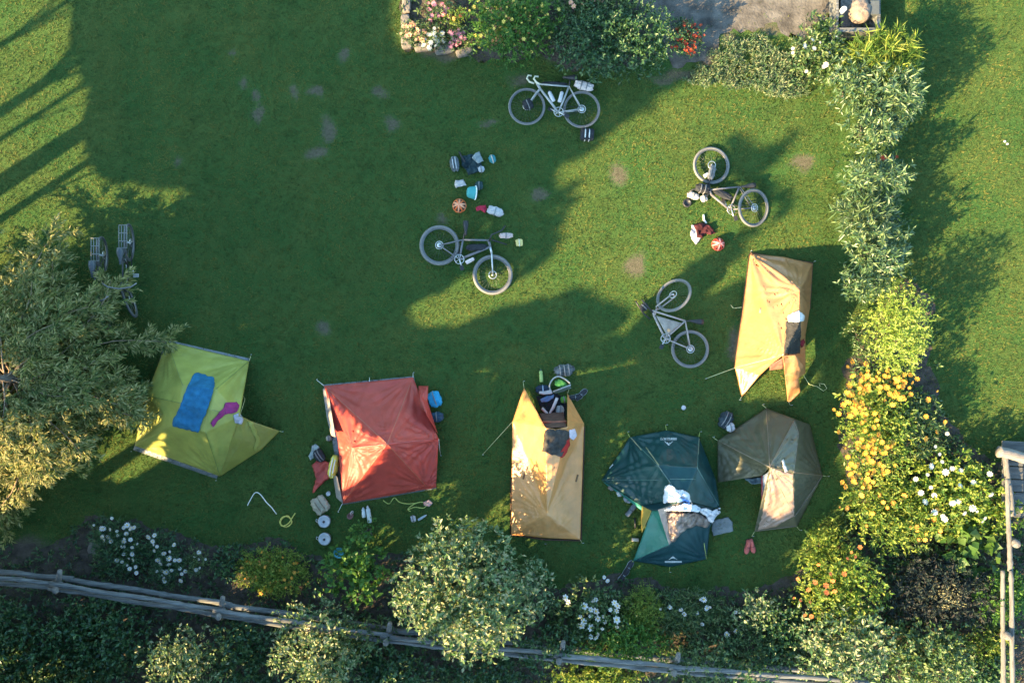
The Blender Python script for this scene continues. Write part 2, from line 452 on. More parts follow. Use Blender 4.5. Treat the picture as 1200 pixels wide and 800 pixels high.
# ------------------------------------------------------------------ foliage
def unit(a): return a / np.maximum(np.linalg.norm(a, axis=-1, keepdims=True), 1e-9)
def leaf_geo(B, D, N, L, W, fold=.25, droop=.1):
    D = unit(D); N = unit(N - D * (N * D).sum(1, keepdims=True)); Sd = np.cross(D, N)
    L = np.asarray(L).reshape(-1, 1); W = np.asarray(W).reshape(-1, 1)
    V = np.stack([B, B + D * L * .5 + Sd * W * .5 + N * W * fold, B + D * L - N * L * droop, B + D * L * .5 - Sd * W * .5 + N * W * fold], 1)
    n = len(B); i = np.arange(n)[:, None] * 4
    return V.reshape(-1, 3), np.concatenate([i + np.array([[0, 2, 1]]), i + np.array([[0, 3, 2]])], 0)
def twig_leaves(pts, dirs, k, tl, L, W, spread=.8, up=.5, fold=.25, droop=.1, zmin=.01):
    n = len(pts); B = np.repeat(pts, k, 0); D0 = np.repeat(unit(dirs), k, 0)
    t = rng.random((n * k, 1)) ** .7
    B = B + D0 * t * tl
    r = unit(rng.normal(size=(n * k, 3)))
    D = unit(D0 * (1 - spread * .6) + r * spread)
    N = unit(np.array([[0, 0, 1.0]]) * up + rng.normal(size=(n * k, 3)) * .45 + D0 * .35)
    B[:, 2] = np.maximum(B[:, 2], zmin)
    s = rng.uniform(.4, 1.35, n * k)
    return leaf_geo(B, D, N, L * s, W * s, fold, droop)
def blob_points(blobs, n, shell=.55, seed=0, low=-.25, amp=.2):
    wts = np.array([b_[3] * b_[4] + b_[3] * b_[5] for b_ in blobs]); wts = wts / wts.sum()
    c = rng.choice(len(blobs), n, p=wts); B = np.array(blobs)[c]
    d = unit(rng.normal(size=(n * 2, 3))); d = d[d[:, 2] > low][:n]
    while len(d) < n: d = np.concatenate([d, d])[:n]
    rr = (1 - shell * rng.random(n) ** 1.8) * (1 + amp * wob(d[:, 0] * 3, d[:, 1] * 3, d[:, 2] * 3 + B[:, 0] * 5, 1.0, seed) + amp * .6 * wob(d[:, 0] * 8, d[:, 1] * 8, d[:, 2] * 8, 1.0, seed + 2))
    p = B[:, :3] + d * B[:, 3:6] * rr[:, None]
    return p, d

LM = {
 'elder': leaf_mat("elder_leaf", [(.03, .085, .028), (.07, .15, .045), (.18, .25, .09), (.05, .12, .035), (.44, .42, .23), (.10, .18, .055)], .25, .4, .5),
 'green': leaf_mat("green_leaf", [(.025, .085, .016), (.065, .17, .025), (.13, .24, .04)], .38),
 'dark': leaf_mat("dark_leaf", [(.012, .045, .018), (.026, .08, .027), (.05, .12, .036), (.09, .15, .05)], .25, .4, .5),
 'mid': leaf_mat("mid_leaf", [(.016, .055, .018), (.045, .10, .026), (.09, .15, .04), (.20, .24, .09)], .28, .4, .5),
 'olean': leaf_mat("narrow_leaf", [(.018, .06, .025), (.055, .11, .04), (.10, .17, .06), (.20, .26, .105)], .22, .35, .6),
 'lime': leaf_mat("lime_leaf", [(.12, .22, .03), (.28, .38, .06), (.44, .47, .12)], .45),
 'yellowish': leaf_mat("yellowish_leaf", [(.05, .13, .02), (.16, .25, .035), (.36, .38, .07)], .42),
 'big': leaf_mat("broad_leaf", [(.04, .10, .02), (.07, .14, .025), (.12, .19, .04)], .35),
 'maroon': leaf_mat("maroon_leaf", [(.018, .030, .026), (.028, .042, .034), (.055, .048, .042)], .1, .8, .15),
 'straw': leaf_mat("straw_leaf", [(.16, .16, .07), (.26, .24, .12), (.33, .29, .16)], .2),
 'silver': leaf_mat("silver_leaf", [(.03, .09, .035), (.08, .15, .06), (.16, .21, .10), (.26, .27, .15)], .2),
 'yew': leaf_mat("needle_spray", [(.03, .085, .02), (.16, .20, .045), (.33, .315, .10), (.075, .135, .03), (.52, .46, .20), (.24, .26, .065)], .42),  # straw and dark tones put sunlit tips and shaded gaps into the leaf colour
 'shade': leaf_mat("tree_leaf", [(.03, .06, .015), (.06, .10, .02), (.09, .13, .03)], .06),
}
BARK = wood_mat("bark", (.07, .055, .04), (.16, .13, .10), 2, .7)
BARKL = wood_mat("pale_bark", (.16, .11, .07), (.34, .25, .16), 2, .5)

def plant(name, label, cat, cx, cy, rx, ry, h, kind, L=.09, W=.04, cover=3.2, k=7, group=None, spread=.8, up=.5, stems=5, amp=.22, nblob=6, tl=.12, shell=.6, low=-.25, fold=.25, droop=.1):
    L, W = L * .82, W * .82
    """a shrub or herb: a ring of uneven leaf lobes on thin stems; cx, cy, rx, ry as seen in the photo, h its height in metres"""
    zc = h * .55; k_ = (CAM_H - zc) / CAM_H
    c = P(cx, cy, zc); RX, RY = rx / S * k_, ry / S * k_
    base = Vector((c.x, c.y, 0))
    r = root(name, base, label, cat, group)
    seed = (cx * 13 + cy * 7) % 97
    blobs = [(c.x, c.y, zc, RX * .72, RY * .72, h * .45)]
    for i in range(nblob):
        a = 2 * math.pi * (i + .7 * random.random()) / nblob
        q = random.uniform(.35, .6); s = random.uniform(.38, .55)
        zz = h * random.uniform(.35, .68)
        blobs.append((c.x + RX * q * math.cos(a), c.y + RY * q * math.sin(a), zz, RX * s, RY * s, min(h * .42, h - zz) if h - zz > .1 else .1))
    n = int(math.pi * RX * RY * cover / (L * W * .5) / k)
    p, d = blob_points(blobs, n, shell, seed, low, amp)
    p[:, 2] = np.maximum(p[:, 2], .02)
    Vv, Ff = twig_leaves(p, d + np.array([[0, 0, .35]]), k, tl, L, W, spread, up, fold, droop)
    mesh_obj("foliage", Vv, Ff, LM[kind], r, smooth=False)
    mb = MB()
    for i in range(stems):
        b_ = blobs[1 + i % nblob] if nblob else blobs[0]
        mb.tube([base + Vector((random.uniform(-.05, .05), random.uniform(-.05, .05), 0)), Vector((base.x + (b_[0] - base.x) * .4, base.y + (b_[1] - base.y) * .4, b_[2] * .6)), Vector(b_[:3])], [.022 * h + .006, .015 * h + .004, .004], 6)
    mb.build("stem", BARK, r)
    r["_b"] = 1
    PL[r] = (blobs, seed)
    return r
PL = {}

def flower_mesh(name, r, petals, pc, cc, cup=.3, double=1):
    mb = MB()
    for d_ in range(double):
        rr = r * (1 - .28 * d_)
        for i in range(petals):
            a = 2 * math.pi * (i + .5 * d_) / petals; da = math.pi / petals * .92
            z0 = .006 * d_
            V = [(0, 0, z0), (rr * .6 * math.cos(a - da), rr * .6 * math.sin(a - da), z0 + cup * r * .6), (rr * math.cos(a - da * .45), rr * math.sin(a - da * .45), z0 + cup * r * .9),
                 (rr * math.cos(a + da * .45), rr * math.sin(a + da * .45), z0 + cup * r * .9), (rr * .6 * math.cos(a + da), rr * .6 * math.sin(a + da), z0 + cup * r * .6)]
            mb.add(V, [[0, 1, 2, 3, 4]])
    mb.cm = 1
    mb.lathe([(r * .3, .004), (r * .26, r * .18), (r * .08, r * .26)], (0, 0, .004 * double), None, 8)
    me = bpy.data.meshes.new(name)
    me.from_pydata(mb.v, [], mb.f); me.materials.append(pc); me.materials.append(cc)
    me.polygons.foreach_set("material_index", mb.m); me.update()
    return me, mb
def fm(n, c, t=.25): return M(n, c, .6, .12, 30, trans=t)
YC = fm("flower_centre", (.75, .5, .08))
FL = {
 'daisy': flower_mesh("daisy", .042, 9, fm("white_petal", (.62, .61, .60)), YC, .1),
 'rose': flower_mesh("rose", .065, 6, fm("white_rose_petal", (.64, .62, .58)), YC, .35, 2),
 'gold': flower_mesh("gold_flower", .048, 7, fm("gold_petal", (.72, .38, .045)), fm("gold_centre", (.60, .26, .06)), .4, 2),
 'amber': flower_mesh("amber_flower", .042, 7, fm("amber_petal", (.85, .38, .06)), YC, .3, 2),
 'orange': flower_mesh("orange_flower", .045, 6, fm("orange_petal", (.75, .22, .06)), fm("orange_centre", (.5, .12, .04)), .3, 2),
 'yellow': flower_mesh("yellow_flower", .035, 6, fm("yellow_petal", (.78, .60, .12)), YC, .3),
 'pink': flower_mesh("pink_flower", .055, 6, fm("pink_petal", (.64, .24, .30)), fm("pink_centre", (.8, .5, .4)), .4, 2),
 'peach': flower_mesh("peach_flower", .055, 6, fm("peach_petal", (.74, .40, .28)), YC, .4, 2),
 'cluster': flower_mesh("white_cluster", .06, 8, fm("white_cluster_petal", (.60, .60, .55)), fm("cluster_centre", (.7, .7, .5)), .2, 2),
 'red': flower_mesh("red_flower", .045, 6, fm("red_petal", (.55, .07, .03)), fm("red_centre", (.6, .2, .05)), .35, 2),
}
def blossoms(r, kind, n, spots=None, size=1.0, zs=None, jit=.6):
    """flower heads on a plant's upper side: one object each up to 100, the rest as one"""
    me, mb = FL[kind]; blobs, seed = PL[r]; o0 = WL[r]
    if spots is None:
        p, d = blob_points(blobs, n * 2, .08, seed, .25); p = p[:n] + d[:n] * .03
    else:
        p = np.array([tuple(P(x, y, z)) for x, y, z in spots])
    rest = MB()
    for i, q in enumerate(p):
        R = (Matrix.Rotation(random.uniform(-jit, jit), 3, 'X') @ Matrix.Rotation(random.uniform(-jit, jit), 3, 'Y') @ rotz(random.uniform(0, 6)))
        s = size * random.uniform(.5, 1.2)
        if i < 100:
            o = bpy.data.objects.new("flower", me); col.objects.link(o); o.parent = r
            o.location = Vector(q) - o0; o.rotation_euler = R.to_euler(); o.scale = (s, s, s)
        else:
            n0 = len(rest.v)
            rest.v += [tuple(Vector(q) + R @ (Vector(v) * s)) for v in mb.v]; rest.f += [[k + n0 for k in f] for f in mb.f]; rest.m += mb.m
    if rest.v:
        o = rest.build("flower", None, r, False, mats=list(me.materials)); tag(o, kind="stuff")
# ------------------------------------------------------------------ tall trees just outside the frame: they shade the lawn
OFF = [(42, -430, 2.0, 5.6, 2.6, .07), (107, -420, 1.7, 5.4, 2.6, .11), (134, -500, 1.7, 6.0, 2.6, .06), (178, -430, 2.0, 5.8, 2.8, .19), (212, -440, 1.7, 5.8, 2.6, .08),
       (330, -640, 2.2, 6.6, 2.8, .16), (430, -640, 2.2, 6.8, 2.8, .16), (525, -600, 2.0, 6.4, 2.8, .15), (610, -560, 2.0, 4.6, 2.6, .14), (700, -490, 1.9, 4.0, 2.4, .13), (790, -420, 1.8, 3.7, 2.2, .12), (880, -330, 1.7, 3.4, 2.0, .11), (970, -280, 1.6, 3.0, 1.8, .10), (1060, -220, 1.5, 2.6, 1.6, .09)]
OT = []
for n_, t_, r_, zc_, rz_, tr_ in OFF:
    p = P(n_ * .545 + t_ * .839, n_ * .839 - t_ * .545)
    OT.append((p.x, p.y, zc_, r_, r_, rz_, tr_))
OTA = np.array(OT)
NQ = 9000
qx = rng.uniform(-10.6, 11, NQ * 3); qy = rng.uniform(-8.0, 7.4, NQ * 3)
sel = ~is_lit(qx, qy); qx, qy = qx[sel], qy[sel]
zs = np.arange(1.1, 9.6, .25)
Xs = qx[:, None] - DX * zs * COT; Ys = qy[:, None] - DY * zs * COT
kk = (CAM_H - zs) / CAM_H
vis = (abs(Xs) < 9.52 * kk + .45) & (abs(Ys) < 6.35 * kk + .45)
dd = np.full(Xs.shape + (len(OT),), 0.0)
for j, t_ in enumerate(OT):
    dd[..., j] = ((Xs - t_[0]) / t_[3]) ** 2 + ((Ys - t_[1]) / t_[4]) ** 2 + ((zs[None] - t_[2]) / t_[5]) ** 2
best = dd.min(-1); bj = dd.argmin(-1)
cost = np.where(vis, 1e6, np.maximum(best, .85) + rng.random(best.shape) * .5)
zi = cost.argmin(1); ar = np.arange(len(qx))
pxq = qx * S + 600; pyq = 400 - qy * S
thin = np.clip((pxq - 380) / 240, 0, 1) * np.clip((330 - pyq) / 60, 0, 1) * .62      # the tree tops are thin: their shadow is lighter
ok = (cost[ar, zi] < 9) & (rng.random(len(qx)) > thin)
cx_, cy_, cz_, cj = Xs[ar, zi][ok], Ys[ar, zi][ok], zs[zi][ok], bj[ar, zi][ok]
KL = 7
B = np.repeat(np.stack([cx_, cy_, cz_], 1), KL, 0) + rng.normal(size=(len(cx_) * KL, 3)) * .13
J = np.repeat(cj, KL)
D = unit(rng.normal(size=B.shape)); N = unit(rng.normal(size=B.shape) + np.array([[-DX, -DY, 1.2]]))
L_ = rng.uniform(.2, .34, len(B))
C_ = B + D * L_[:, None] * .5
good = ~is_lit(C_[:, 0] + DX * C_[:, 2] * COT, C_[:, 1] + DY * C_[:, 2] * COT)
kz = (CAM_H - B[:, 2]) / CAM_H
good &= ~((abs(B[:, 0]) < 9.52 * kz + .3) & (abs(B[:, 1]) < 6.35 * kz + .3))
B, D, N, L_, J = B[good], D[good], N[good], L_[good], J[good]
where_ = ["leftmost edge of the lawn past the trunk shadows", "upper left edge of the lawn", "left of the lawn behind a thin trunk", "left of the lawn with the thickest trunk", "left edge next to the conifer",
          "behind the big conifer on its upper side", "straight behind the big conifer", "behind the big conifer on its lower side", "lower left corner outside the rail fence", "below the rail fence near the left corner",
          "below the rail fence under the daisies", "below the rail fence under the orange tent", "below the rail fence under the elder", "below the rail fence right of the elder"]
for j, t_ in enumerate(OT):
    m_ = J == j
    r = root("broadleaf_tree", (t_[0], t_[1], 0), "tall green broadleaf tree standing " + where_[j], "tree", "trees around the lawn")
    if m_.sum():
        Vv, Ff = leaf_geo(B[m_], D[m_], N[m_], L_[m_], L_[m_] * .62)
        mesh_obj("crown", Vv, Ff, LM['shade'], r, smooth=False)
    mb = MB(); b0 = Vector((t_[0], t_[1], 0)); R_ = t_[6]
    top = Vector((t_[0] + .1, t_[1], t_[2] + t_[5] * .6))
    mb.tube([b0, b0.lerp(top, .3) + Vector((.04, -.03, 0)), b0.lerp(top, .65), top], [R_ * 1.15, R_, R_ * .7, .02], 10)
    pts = B[m_]
    if len(pts) > 12:
        for q in pts[rng.choice(len(pts), 9, replace=False)]:
            q = Vector(q); s_ = b0.lerp(top, min(.9, max(.3, (q.z - .9) / top.z)))
            mb.tube([s_, s_.lerp(q, .5) + Vector((0, 0, .12)), q], [R_ * .4, R_ * .25, .012], 6)
    mb.build("trunk", BARK, r)

# ------------------------------------------------------------------ the big conifer at the left
cr = root("conifer_tree", (TREE.x, TREE.y, 0), "large straw green conifer with feathery drooping sprays at the left edge", "tree")
mbt = MB(); mbl = MB()
th = 2.0
mbt.tube([TREE, TREE + Vector((-.05, .05, .9)), TREE + Vector((.05, 0, 1.7)), TREE + Vector((0, 0, th))], [.17, .14, .09, .02], 12)
LB, LD, LN, LL = [], [], [], []
def spray(p0, d0, ln, depth_droop, dens):
    """a feathery side twig carrying short narrow leaves on both sides"""
    n = max(4, int(ln / .011 * dens)); t = np.sort(rng.random(n)) ** .9
    d0 = np.array(d0); p = np.array(p0)[None] + d0[None] * (t * ln)[:, None]
    p[:, 2] -= depth_droop * (t ** 2) * ln
    side = np.cross(d0, [0, 0, 1.0]); side = side / (np.linalg.norm(side) + 1e-6)
    sg = np.where(rng.random(n) > .5, 1, -1)[:, None]
    D = d0[None] * rng.uniform(.6, 1.1, (n, 1)) + side[None] * sg * rng.uniform(.2, .9, (n, 1)) + rng.normal(size=(n, 3)) * .22 + np.array([[0, 0, -.12]])
    LB.append(p); LD.append(D); LN.append(np.array([[0, 0, 1.0]]) + rng.normal(size=(n, 3)) * .4); LL.append(rng.uniform(.07, .13, n))
nl = 66
for i in range(nl):
    f = i / (nl - 1)
    z0 = .6 + (th - .75) * f
    R_ = (2.1 * (1 - f) ** .6 + .95) * random.uniform(.55, 1.05)
    a = i * 2.399 + random.uniform(-.3, .3)
    if math.cos(a) > .2: R_ *= .78
    rise = random.uniform(-.02, .2) * R_
    s0 = TREE + Vector((0, 0, z0)); pts = []
    for t in np.linspace(0, 1, 9):
        aa = a + .25 * math.sin(3 * t + i) * t
        pts.append(s0 + Vector((math.cos(aa) * R_ * t, math.sin(aa) * R_ * t, rise * math.sin(t * 2.2) - .15 * R_ * t * t)))
    (mbl).tube(pts, [.026 * (1 - f * .5) * (1 - t * .9) + .002 for t in np.linspace(0, 1, 9)], 6)
    nbch = int(20 * R_ / 2.0) + 4
    for j in range(nbch):
        t = .16 + .84 * (j + random.random()) / nbch
        x = t * 8; k = min(int(x), 7); p = pts[k].lerp(pts[k + 1], x - k)
        dr = (pts[min(k + 1, 8)] - pts[k]).normalized()
        sd = dr.cross(Vector((0, 0, 1))).normalized() * (1 if j % 2 else -1)
        d = (dr * random.uniform(.5, .9) + sd * random.uniform(.3, .9) + Vector((0, 0, random.uniform(-.15, .35)))).normalized()
        ln = random.uniform(.3, .62) * (1.1 - .45 * t)
        spray(p, d, ln, .35, 1.0)
        for _ in range(2):
            q = p + d * ln * random.uniform(.25, .8)
            d2 = (d * .7 + Vector((random.uniform(-.7, .7), random.uniform(-.7, .7), random.uniform(-.2, .3)))).normalized()
            spray(q, d2, ln * .55, .4, 1.0)
    spray(pts[-2], (pts[-1] - pts[-2]).normalized(), .35, .3, 1.3)
B = np.concatenate(LB); D = np.concatenate(LD); N = np.concatenate(LN); L_ = np.concatenate(LL)
Vv, Ff = leaf_geo(B, D, N, L_, L_ * .24, .2, .12)
mesh_obj("crown", Vv, Ff, LM['yew'], cr, smooth=False)
mbt.build("trunk", BARK, cr)
mbl.build("branch", BARKL, cr)

# ------------------------------------------------------------------ shrubs and flowers
def pl(*a, **k): return plant(*a, **k)
pl("elder_bush", "large pale olive bush between the orange tent and the fence", "bush", 545, 690, 84, 78, 1.9, 'elder', .10, .05, 6, 8, nblob=11, shell=.9, spread=.7, up=.7)
pl("shrub", "bright green leafy shrub left of the pale olive bush", "bush", 418, 668, 46, 44, 1.0, 'green', .11, .075, 2.4, 6, nblob=6, amp=.35)
pl("shrub", "thin green sapling below the bottles by the orange tent", "bush", 430, 624, 16, 16, .55, 'green', .07, .045, 1.5, 5, nblob=4, amp=.4)
t = pl("marigold_patch", "low green patch dotted with orange flowers beside the fence", "flowers", 320, 667, 50, 27, .42, 'yellowish', .06, .022, 3, 7, nblob=7)
blossoms(t, 'amber', 34, size=.75)
pl("shrub", "dark leafy plant with one pink bloom left of the orange flower patch", "bush", 268, 655, 17, 22, .4, 'dark', .10, .05, 2.2, 6)
DA = [[(131,607),(119,619),(110,615),(121,619),(129,620),(137,622),(138,627),(145,618),(149,615),(153,619),(157,618),(148,625),(120,629),(127,629),(130,634),(146,631),(153,632),(161,637),(155,641),(146,640),(143,640),(145,649),(155,649),(137,656),(143,658),(151,654),(156,656),(149,662),(152,666),(159,664),(160,671),(145,634),(122,633)],
      [(174,629),(181,627),(179,634),(180,638),(184,640),(181,645),(192,648),(199,646),(204,638),(185,656),(188,660),(198,654),(205,656),(210,656),(198,661),(184,669),(191,669),(195,670),(201,668),(190,674),(199,674),(211,666),(217,669),(213,672),(192,678),(193,681),(212,680)],
      [(233,647),(228,652),(233,655),(241,655),(230,667),(234,665)]]
for (x, y, rx, ry), sp, lb in zip(((138,640,36,36),(193,655,30,32),(234,657,15,16)), DA, ("largest clump of white daisies at the lower left bed", "middle clump of white daisies at the lower left bed", "small clump of white daisies nearest the orange flower patch")):
    t = pl("daisy_clump", lb, "flowers", x, y, rx, ry, .4, 'mid' if rx < 20 else 'dark', .09, .018, 2.2, 7, "white daisy clumps", nblob=5)
    blossoms(t, 'daisy', 0, [(a_, b_, .42) for a_, b_ in sp], 1.05)
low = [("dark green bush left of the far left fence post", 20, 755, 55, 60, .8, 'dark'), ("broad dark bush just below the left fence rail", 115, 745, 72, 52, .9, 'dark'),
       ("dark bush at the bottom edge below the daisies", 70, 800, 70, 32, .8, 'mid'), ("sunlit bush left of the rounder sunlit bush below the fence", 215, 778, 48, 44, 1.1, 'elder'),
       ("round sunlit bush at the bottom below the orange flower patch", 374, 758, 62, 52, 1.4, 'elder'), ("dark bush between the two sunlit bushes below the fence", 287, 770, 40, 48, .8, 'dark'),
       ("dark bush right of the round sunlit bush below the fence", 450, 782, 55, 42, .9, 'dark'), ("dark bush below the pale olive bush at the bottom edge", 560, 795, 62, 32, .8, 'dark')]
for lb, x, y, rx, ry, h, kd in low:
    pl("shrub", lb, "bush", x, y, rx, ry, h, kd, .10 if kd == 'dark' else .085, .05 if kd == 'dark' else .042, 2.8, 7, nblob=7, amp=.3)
pl("shrub", "narrow pale shrub on the right flank of the pale olive bush", "bush", 622, 692, 26, 42, .9, 'elder', .09, .05, 2.4, 6, amp=.35)
t = pl("rose_bush", "rose bush with big white blooms below the gold centre tent", "flowers", 692, 716, 44, 44, .65, 'mid', .08, .04, 2.2, 6, nblob=7, amp=.35)
blossoms(t, 'rose', 0, [(x, y, .66) for x, y in ((662,700),(666,705),(685,710),(695,704),(698,702),(692,714),(699,715),(680,722),(691,721),(701,724),(707,722),(720,706),(724,709),(723,715),(715,714),(722,726),(723,734),(692,735),(706,736),(701,742),(684,728),(681,732),(698,746),(692,746),(709,728))], 1.0)
pl("shrub", "small yellow green feathery shrub right of the white roses", "bush", 750, 715, 24, 32, .5, 'yellowish', .05, .012, 3, 9)
t = pl("daisy_clump", "leafy clump with a few white daisies below the dark green tent", "flowers", 808, 715, 46, 30, .45, 'mid', .10, .018, 2.3, 7, nblob=6)
blossoms(t, 'daisy', 0, [(x, y, .46) for x, y in ((774,713),(785,711),(798,714),(802,719),(821,702),(825,702),(817,718),(828,712),(832,711),(823,731),(862,717),(863,738),(852,743),(708,676),(712,680))], 1.2)
pl("shrub", "low bright green shrub above the lower fence rail", "bush", 728, 752, 66, 27, .75, 'green', .06, .035, 3, 7, nblob=7)
pl("shrub", "yellow green bush sprawling below the lower fence rail", "bush", 700, 793, 62, 22, .55, 'yellowish', .09, .03, 2.5, 8, nblob=7)
pl("shrub", "green and cream bush at the bottom edge right of the yellow green bush", "bush", 815, 780, 46, 26, 1.0, 'mid', .08, .035, 2.5, 6, nblob=6)
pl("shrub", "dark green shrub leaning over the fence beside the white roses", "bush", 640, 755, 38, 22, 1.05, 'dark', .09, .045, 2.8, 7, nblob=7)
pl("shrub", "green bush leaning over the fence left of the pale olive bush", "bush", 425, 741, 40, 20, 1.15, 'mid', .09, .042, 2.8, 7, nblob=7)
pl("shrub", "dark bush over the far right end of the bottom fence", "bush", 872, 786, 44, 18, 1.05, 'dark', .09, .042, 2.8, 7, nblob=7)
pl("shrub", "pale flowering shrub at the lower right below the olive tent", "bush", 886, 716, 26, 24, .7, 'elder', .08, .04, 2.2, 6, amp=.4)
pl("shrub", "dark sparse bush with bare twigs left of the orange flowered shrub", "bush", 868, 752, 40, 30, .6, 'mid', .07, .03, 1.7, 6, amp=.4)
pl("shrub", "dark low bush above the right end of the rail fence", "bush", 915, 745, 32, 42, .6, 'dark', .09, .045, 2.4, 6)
t = pl("shrub", "sunlit shrub with orange blooms right of the olive tent lawn", "bush", 985, 685, 52, 50, .9, 'yellowish', .085, .04, 2.6, 6, nblob=8, amp=.32)
blossoms(t, 'orange', 0, [(x, y, .93) for x, y in ((959,661),(935,678),(947,690),(973,672),(976,680),(968,686),(978,692),(949,705),(989,672),(993,654),(1008,641),(998,647),(938,703),(955,682),(968,694),(930,700),(943,720),(951,722),(1002,652))], 1.1)
pl("shrub", "tall pale leaved shrub at the lower right bottom edge", "bush", 985, 755, 58, 55, 1.2, 'elder', .11, .042, 3, 7, nblob=9, spread=.7, up=.7)
pl("shrub", "green bush below the maroon bush at the right", "bush", 1085, 765, 58, 48, 1.0, 'mid', .09, .05, 2.8, 7, nblob=8)
pl("maroon_bush", "dark maroon bush with dry pink tips at the lower right", "bush", 1098, 692, 62, 46, .8, 'maroon', .10, .03, 3, 8, nblob=8)
pl("dry_shrub", "thin dry pinkish twiggy plant amid the maroon bush", "bush", 1103, 692, 26, 16, .95, 'straw', .05, .014, .8, 6, nblob=5)
pl("shrub", "green shrub hugging the right pole fence", "bush", 1172, 695, 34, 36, .8, 'green', .07, .04, 2.6, 7, nblob=6)
pl("shrub", "yellow tinged low plant at the foot of the right pole fence", "bush", 1155, 752, 26, 18, .4, 'yellowish', .07, .03, 2.4, 6)
pl("shrub", "dark bush in the bottom right corner", "bush", 1150, 790, 40, 26, .5, 'dark', .09, .05, 2.4, 6)
pl("broad_leaf_plant", "broad leaved green plant at the foot of the white flower bush", "plant", 1132, 642, 48, 34, .6, 'big', .26, .19, 2.0, 3, nblob=6, spread=.9, up=.9, fold=.12)
pl("shrub", "yellow green shrub beside the grey wooden platform", "bush", 1172, 600, 26, 26, .7, 'yellowish', .10, .07, 2.2, 5)
t = pl("white_flower_bush", "leafy bush topped with white flower clusters at the right", "flowers", 1112, 575, 62, 56, .85, 'yellowish', .09, .05, 2.6, 6, nblob=9, amp=.3)
blossoms(t, 'cluster', 0, [(x, y, .84) for x, y in ((1110,508),(1096,523),(1101,532),(1104,541),(1091,546),(1116,549),(1126,551),(1108,553),(1073,561),(1079,577),(1091,571),(1095,580),(1125,569),(1141,565),(1161,579),(1116,589),(1123,588),(1139,596),(1145,599),(1154,607),(1151,611),(1107,608),(1130,601),(1084,588),(1105,605),(1087,556),(1160,555),(1140,595),(1095,600))], .9)
t = pl("shrub", "sunlit yellow green shrub with amber flowers below the golden blooms", "flowers", 1045, 602, 56, 44, .75, 'yellowish', .085, .035, 2.8, 7, nblob=8)
blossoms(t, 'amber', 0, [(x, y, .78) for x, y in ((984,594),(992,595),(1035,588),(1047,590),(1055,586),(1067,618),(1074,617),(1085,625),(1076,632),(1084,632),(1102,622),(1098,597),(1022,601),(1015,616),(1088,607),(1060,580),(1030,580),(1010,580),(1075,622),(1040,595),(1094,608))], 1.15)
t = pl("golden_flower_bush", "tall bush covered in golden yellow blooms right of the olive tent", "flowers", 1026, 495, 40, 74, .95, 'yellowish', .08, .035, 2.6, 6, nblob=9, amp=.3)
sp = []
dens = [(1010,448,12,10),(1045,450,18,12),(1050,462,10,8),(1004,478,10,12),(1020,490,14,10),(1010,515,14,12),(1022,530,14,12),(1032,520,10,10),(1005,555,12,10),(1015,562,14,8),(1025,448,22,14),(1000,470,10,20),(1020,540,16,10),(1058,450,10,10)]
for x, y, rx, ry in dens:
    for _ in range(13): sp.append((x + random.gauss(0, rx * .7), y + random.gauss(0, ry * .7), .98 + random.uniform(-.05, .05)))
sp += [(x, y, .8) for x, y in ((998,424),(1015,426),(993,430),(1008,438),(995,452),(994,464),(988,474),(977,480),(983,485),(982,506),(990,525),(993,535),(997,543),(1040,434),(1067,462),(1087,468),(1098,458),(1085,488),(1107,494),(1097,506),(1084,514),(1048,519),(1035,555))]
blossoms(t, 'gold', 0, sp, 1.0)
pl("shrub", "green leafy stems between golden and white blooms", "bush", 1068, 500, 34, 40, .7, 'mid', .12, .03, 2.2, 6, nblob=6, amp=.35)
pl("shrub", "lime green shrub at the middle of the right border", "bush", 1048, 388, 36, 54, 1.35, 'lime', .07, .028, 3, 7, nblob=8, amp=.3)
pl("shrub", "small green shrub left of the lime green one", "bush", 1012, 395, 20, 26, .6, 'mid', .06, .03, 2, 6)
pl("shrub", "low pale shrub on the grass edge below the amber flowers", "bush", 965, 645, 30, 34, .4, 'yellowish', .07, .03, 2.2, 6)
hedge = [("long leaved lily clump under the wooden crate", 1032, 68, 42, 34, .8, .24, .022), ("narrow leaved bush left of the biggest hedge clump", 1000, 100, 32, 34, .8, .13, .03), ("biggest narrow leaved hedge clump with long shadow", 1042, 112, 36, 38, 1.0, .15, .03),
         ("narrow leaved hedge clump above the red bloom", 1022, 150, 32, 30, .85, .13, .03), ("narrow leaved hedge clump just under the red bloom", 1024, 212, 38, 30, .85, .14, .03), ("grassy hedge clump in the middle of the right border", 1012, 252, 32, 26, .65, .2, .022),
         ("narrow leaved hedge clump above the lime green shrub", 1026, 292, 36, 38, .9, .15, .032), ("lowest dark hedge clump touching the lime green shrub", 1010, 330, 30, 24, .7, .12, .03)]
for lb, x, y, rx, ry, h, L_, W_ in hedge:
    pl("hedge_plant", lb, "hedge", x, y, rx, ry, h * 1.25, 'olean' if L_ < .22 else 'yellowish', L_, W_, 3.6, 9, "hedge plants along the right border", spread=.75, up=.8, nblob=7, tl=.08, amp=.3, fold=.12)
t = pl("lily_plant", "white flowered plant at the top right corner of the lawn", "flowers", 962, 62, 32, 44, .55, 'mid', .10, .04, 2.0, 6, nblob=7, amp=.35)
blossoms(t, 'cluster', 0, [(x, y, .57) for x, y in ((952,47),(961,50),(954,57),(929,57),(929,62),(943,54),(965,78),(968,76),(945,84),(984,80),(982,91),(972,62),(980,43))], .75)
t = pl("rose_plant", "single red bloom among the hedge leaves", "flowers", 1036, 184, 9, 8, .6, 'dark', .08, .03, 1.4, 5, nblob=3)
blossoms(t, 'red', 0, [(1036, 185, .68), (1034, 184, .67), (1051, 184, .6)], 1.2)
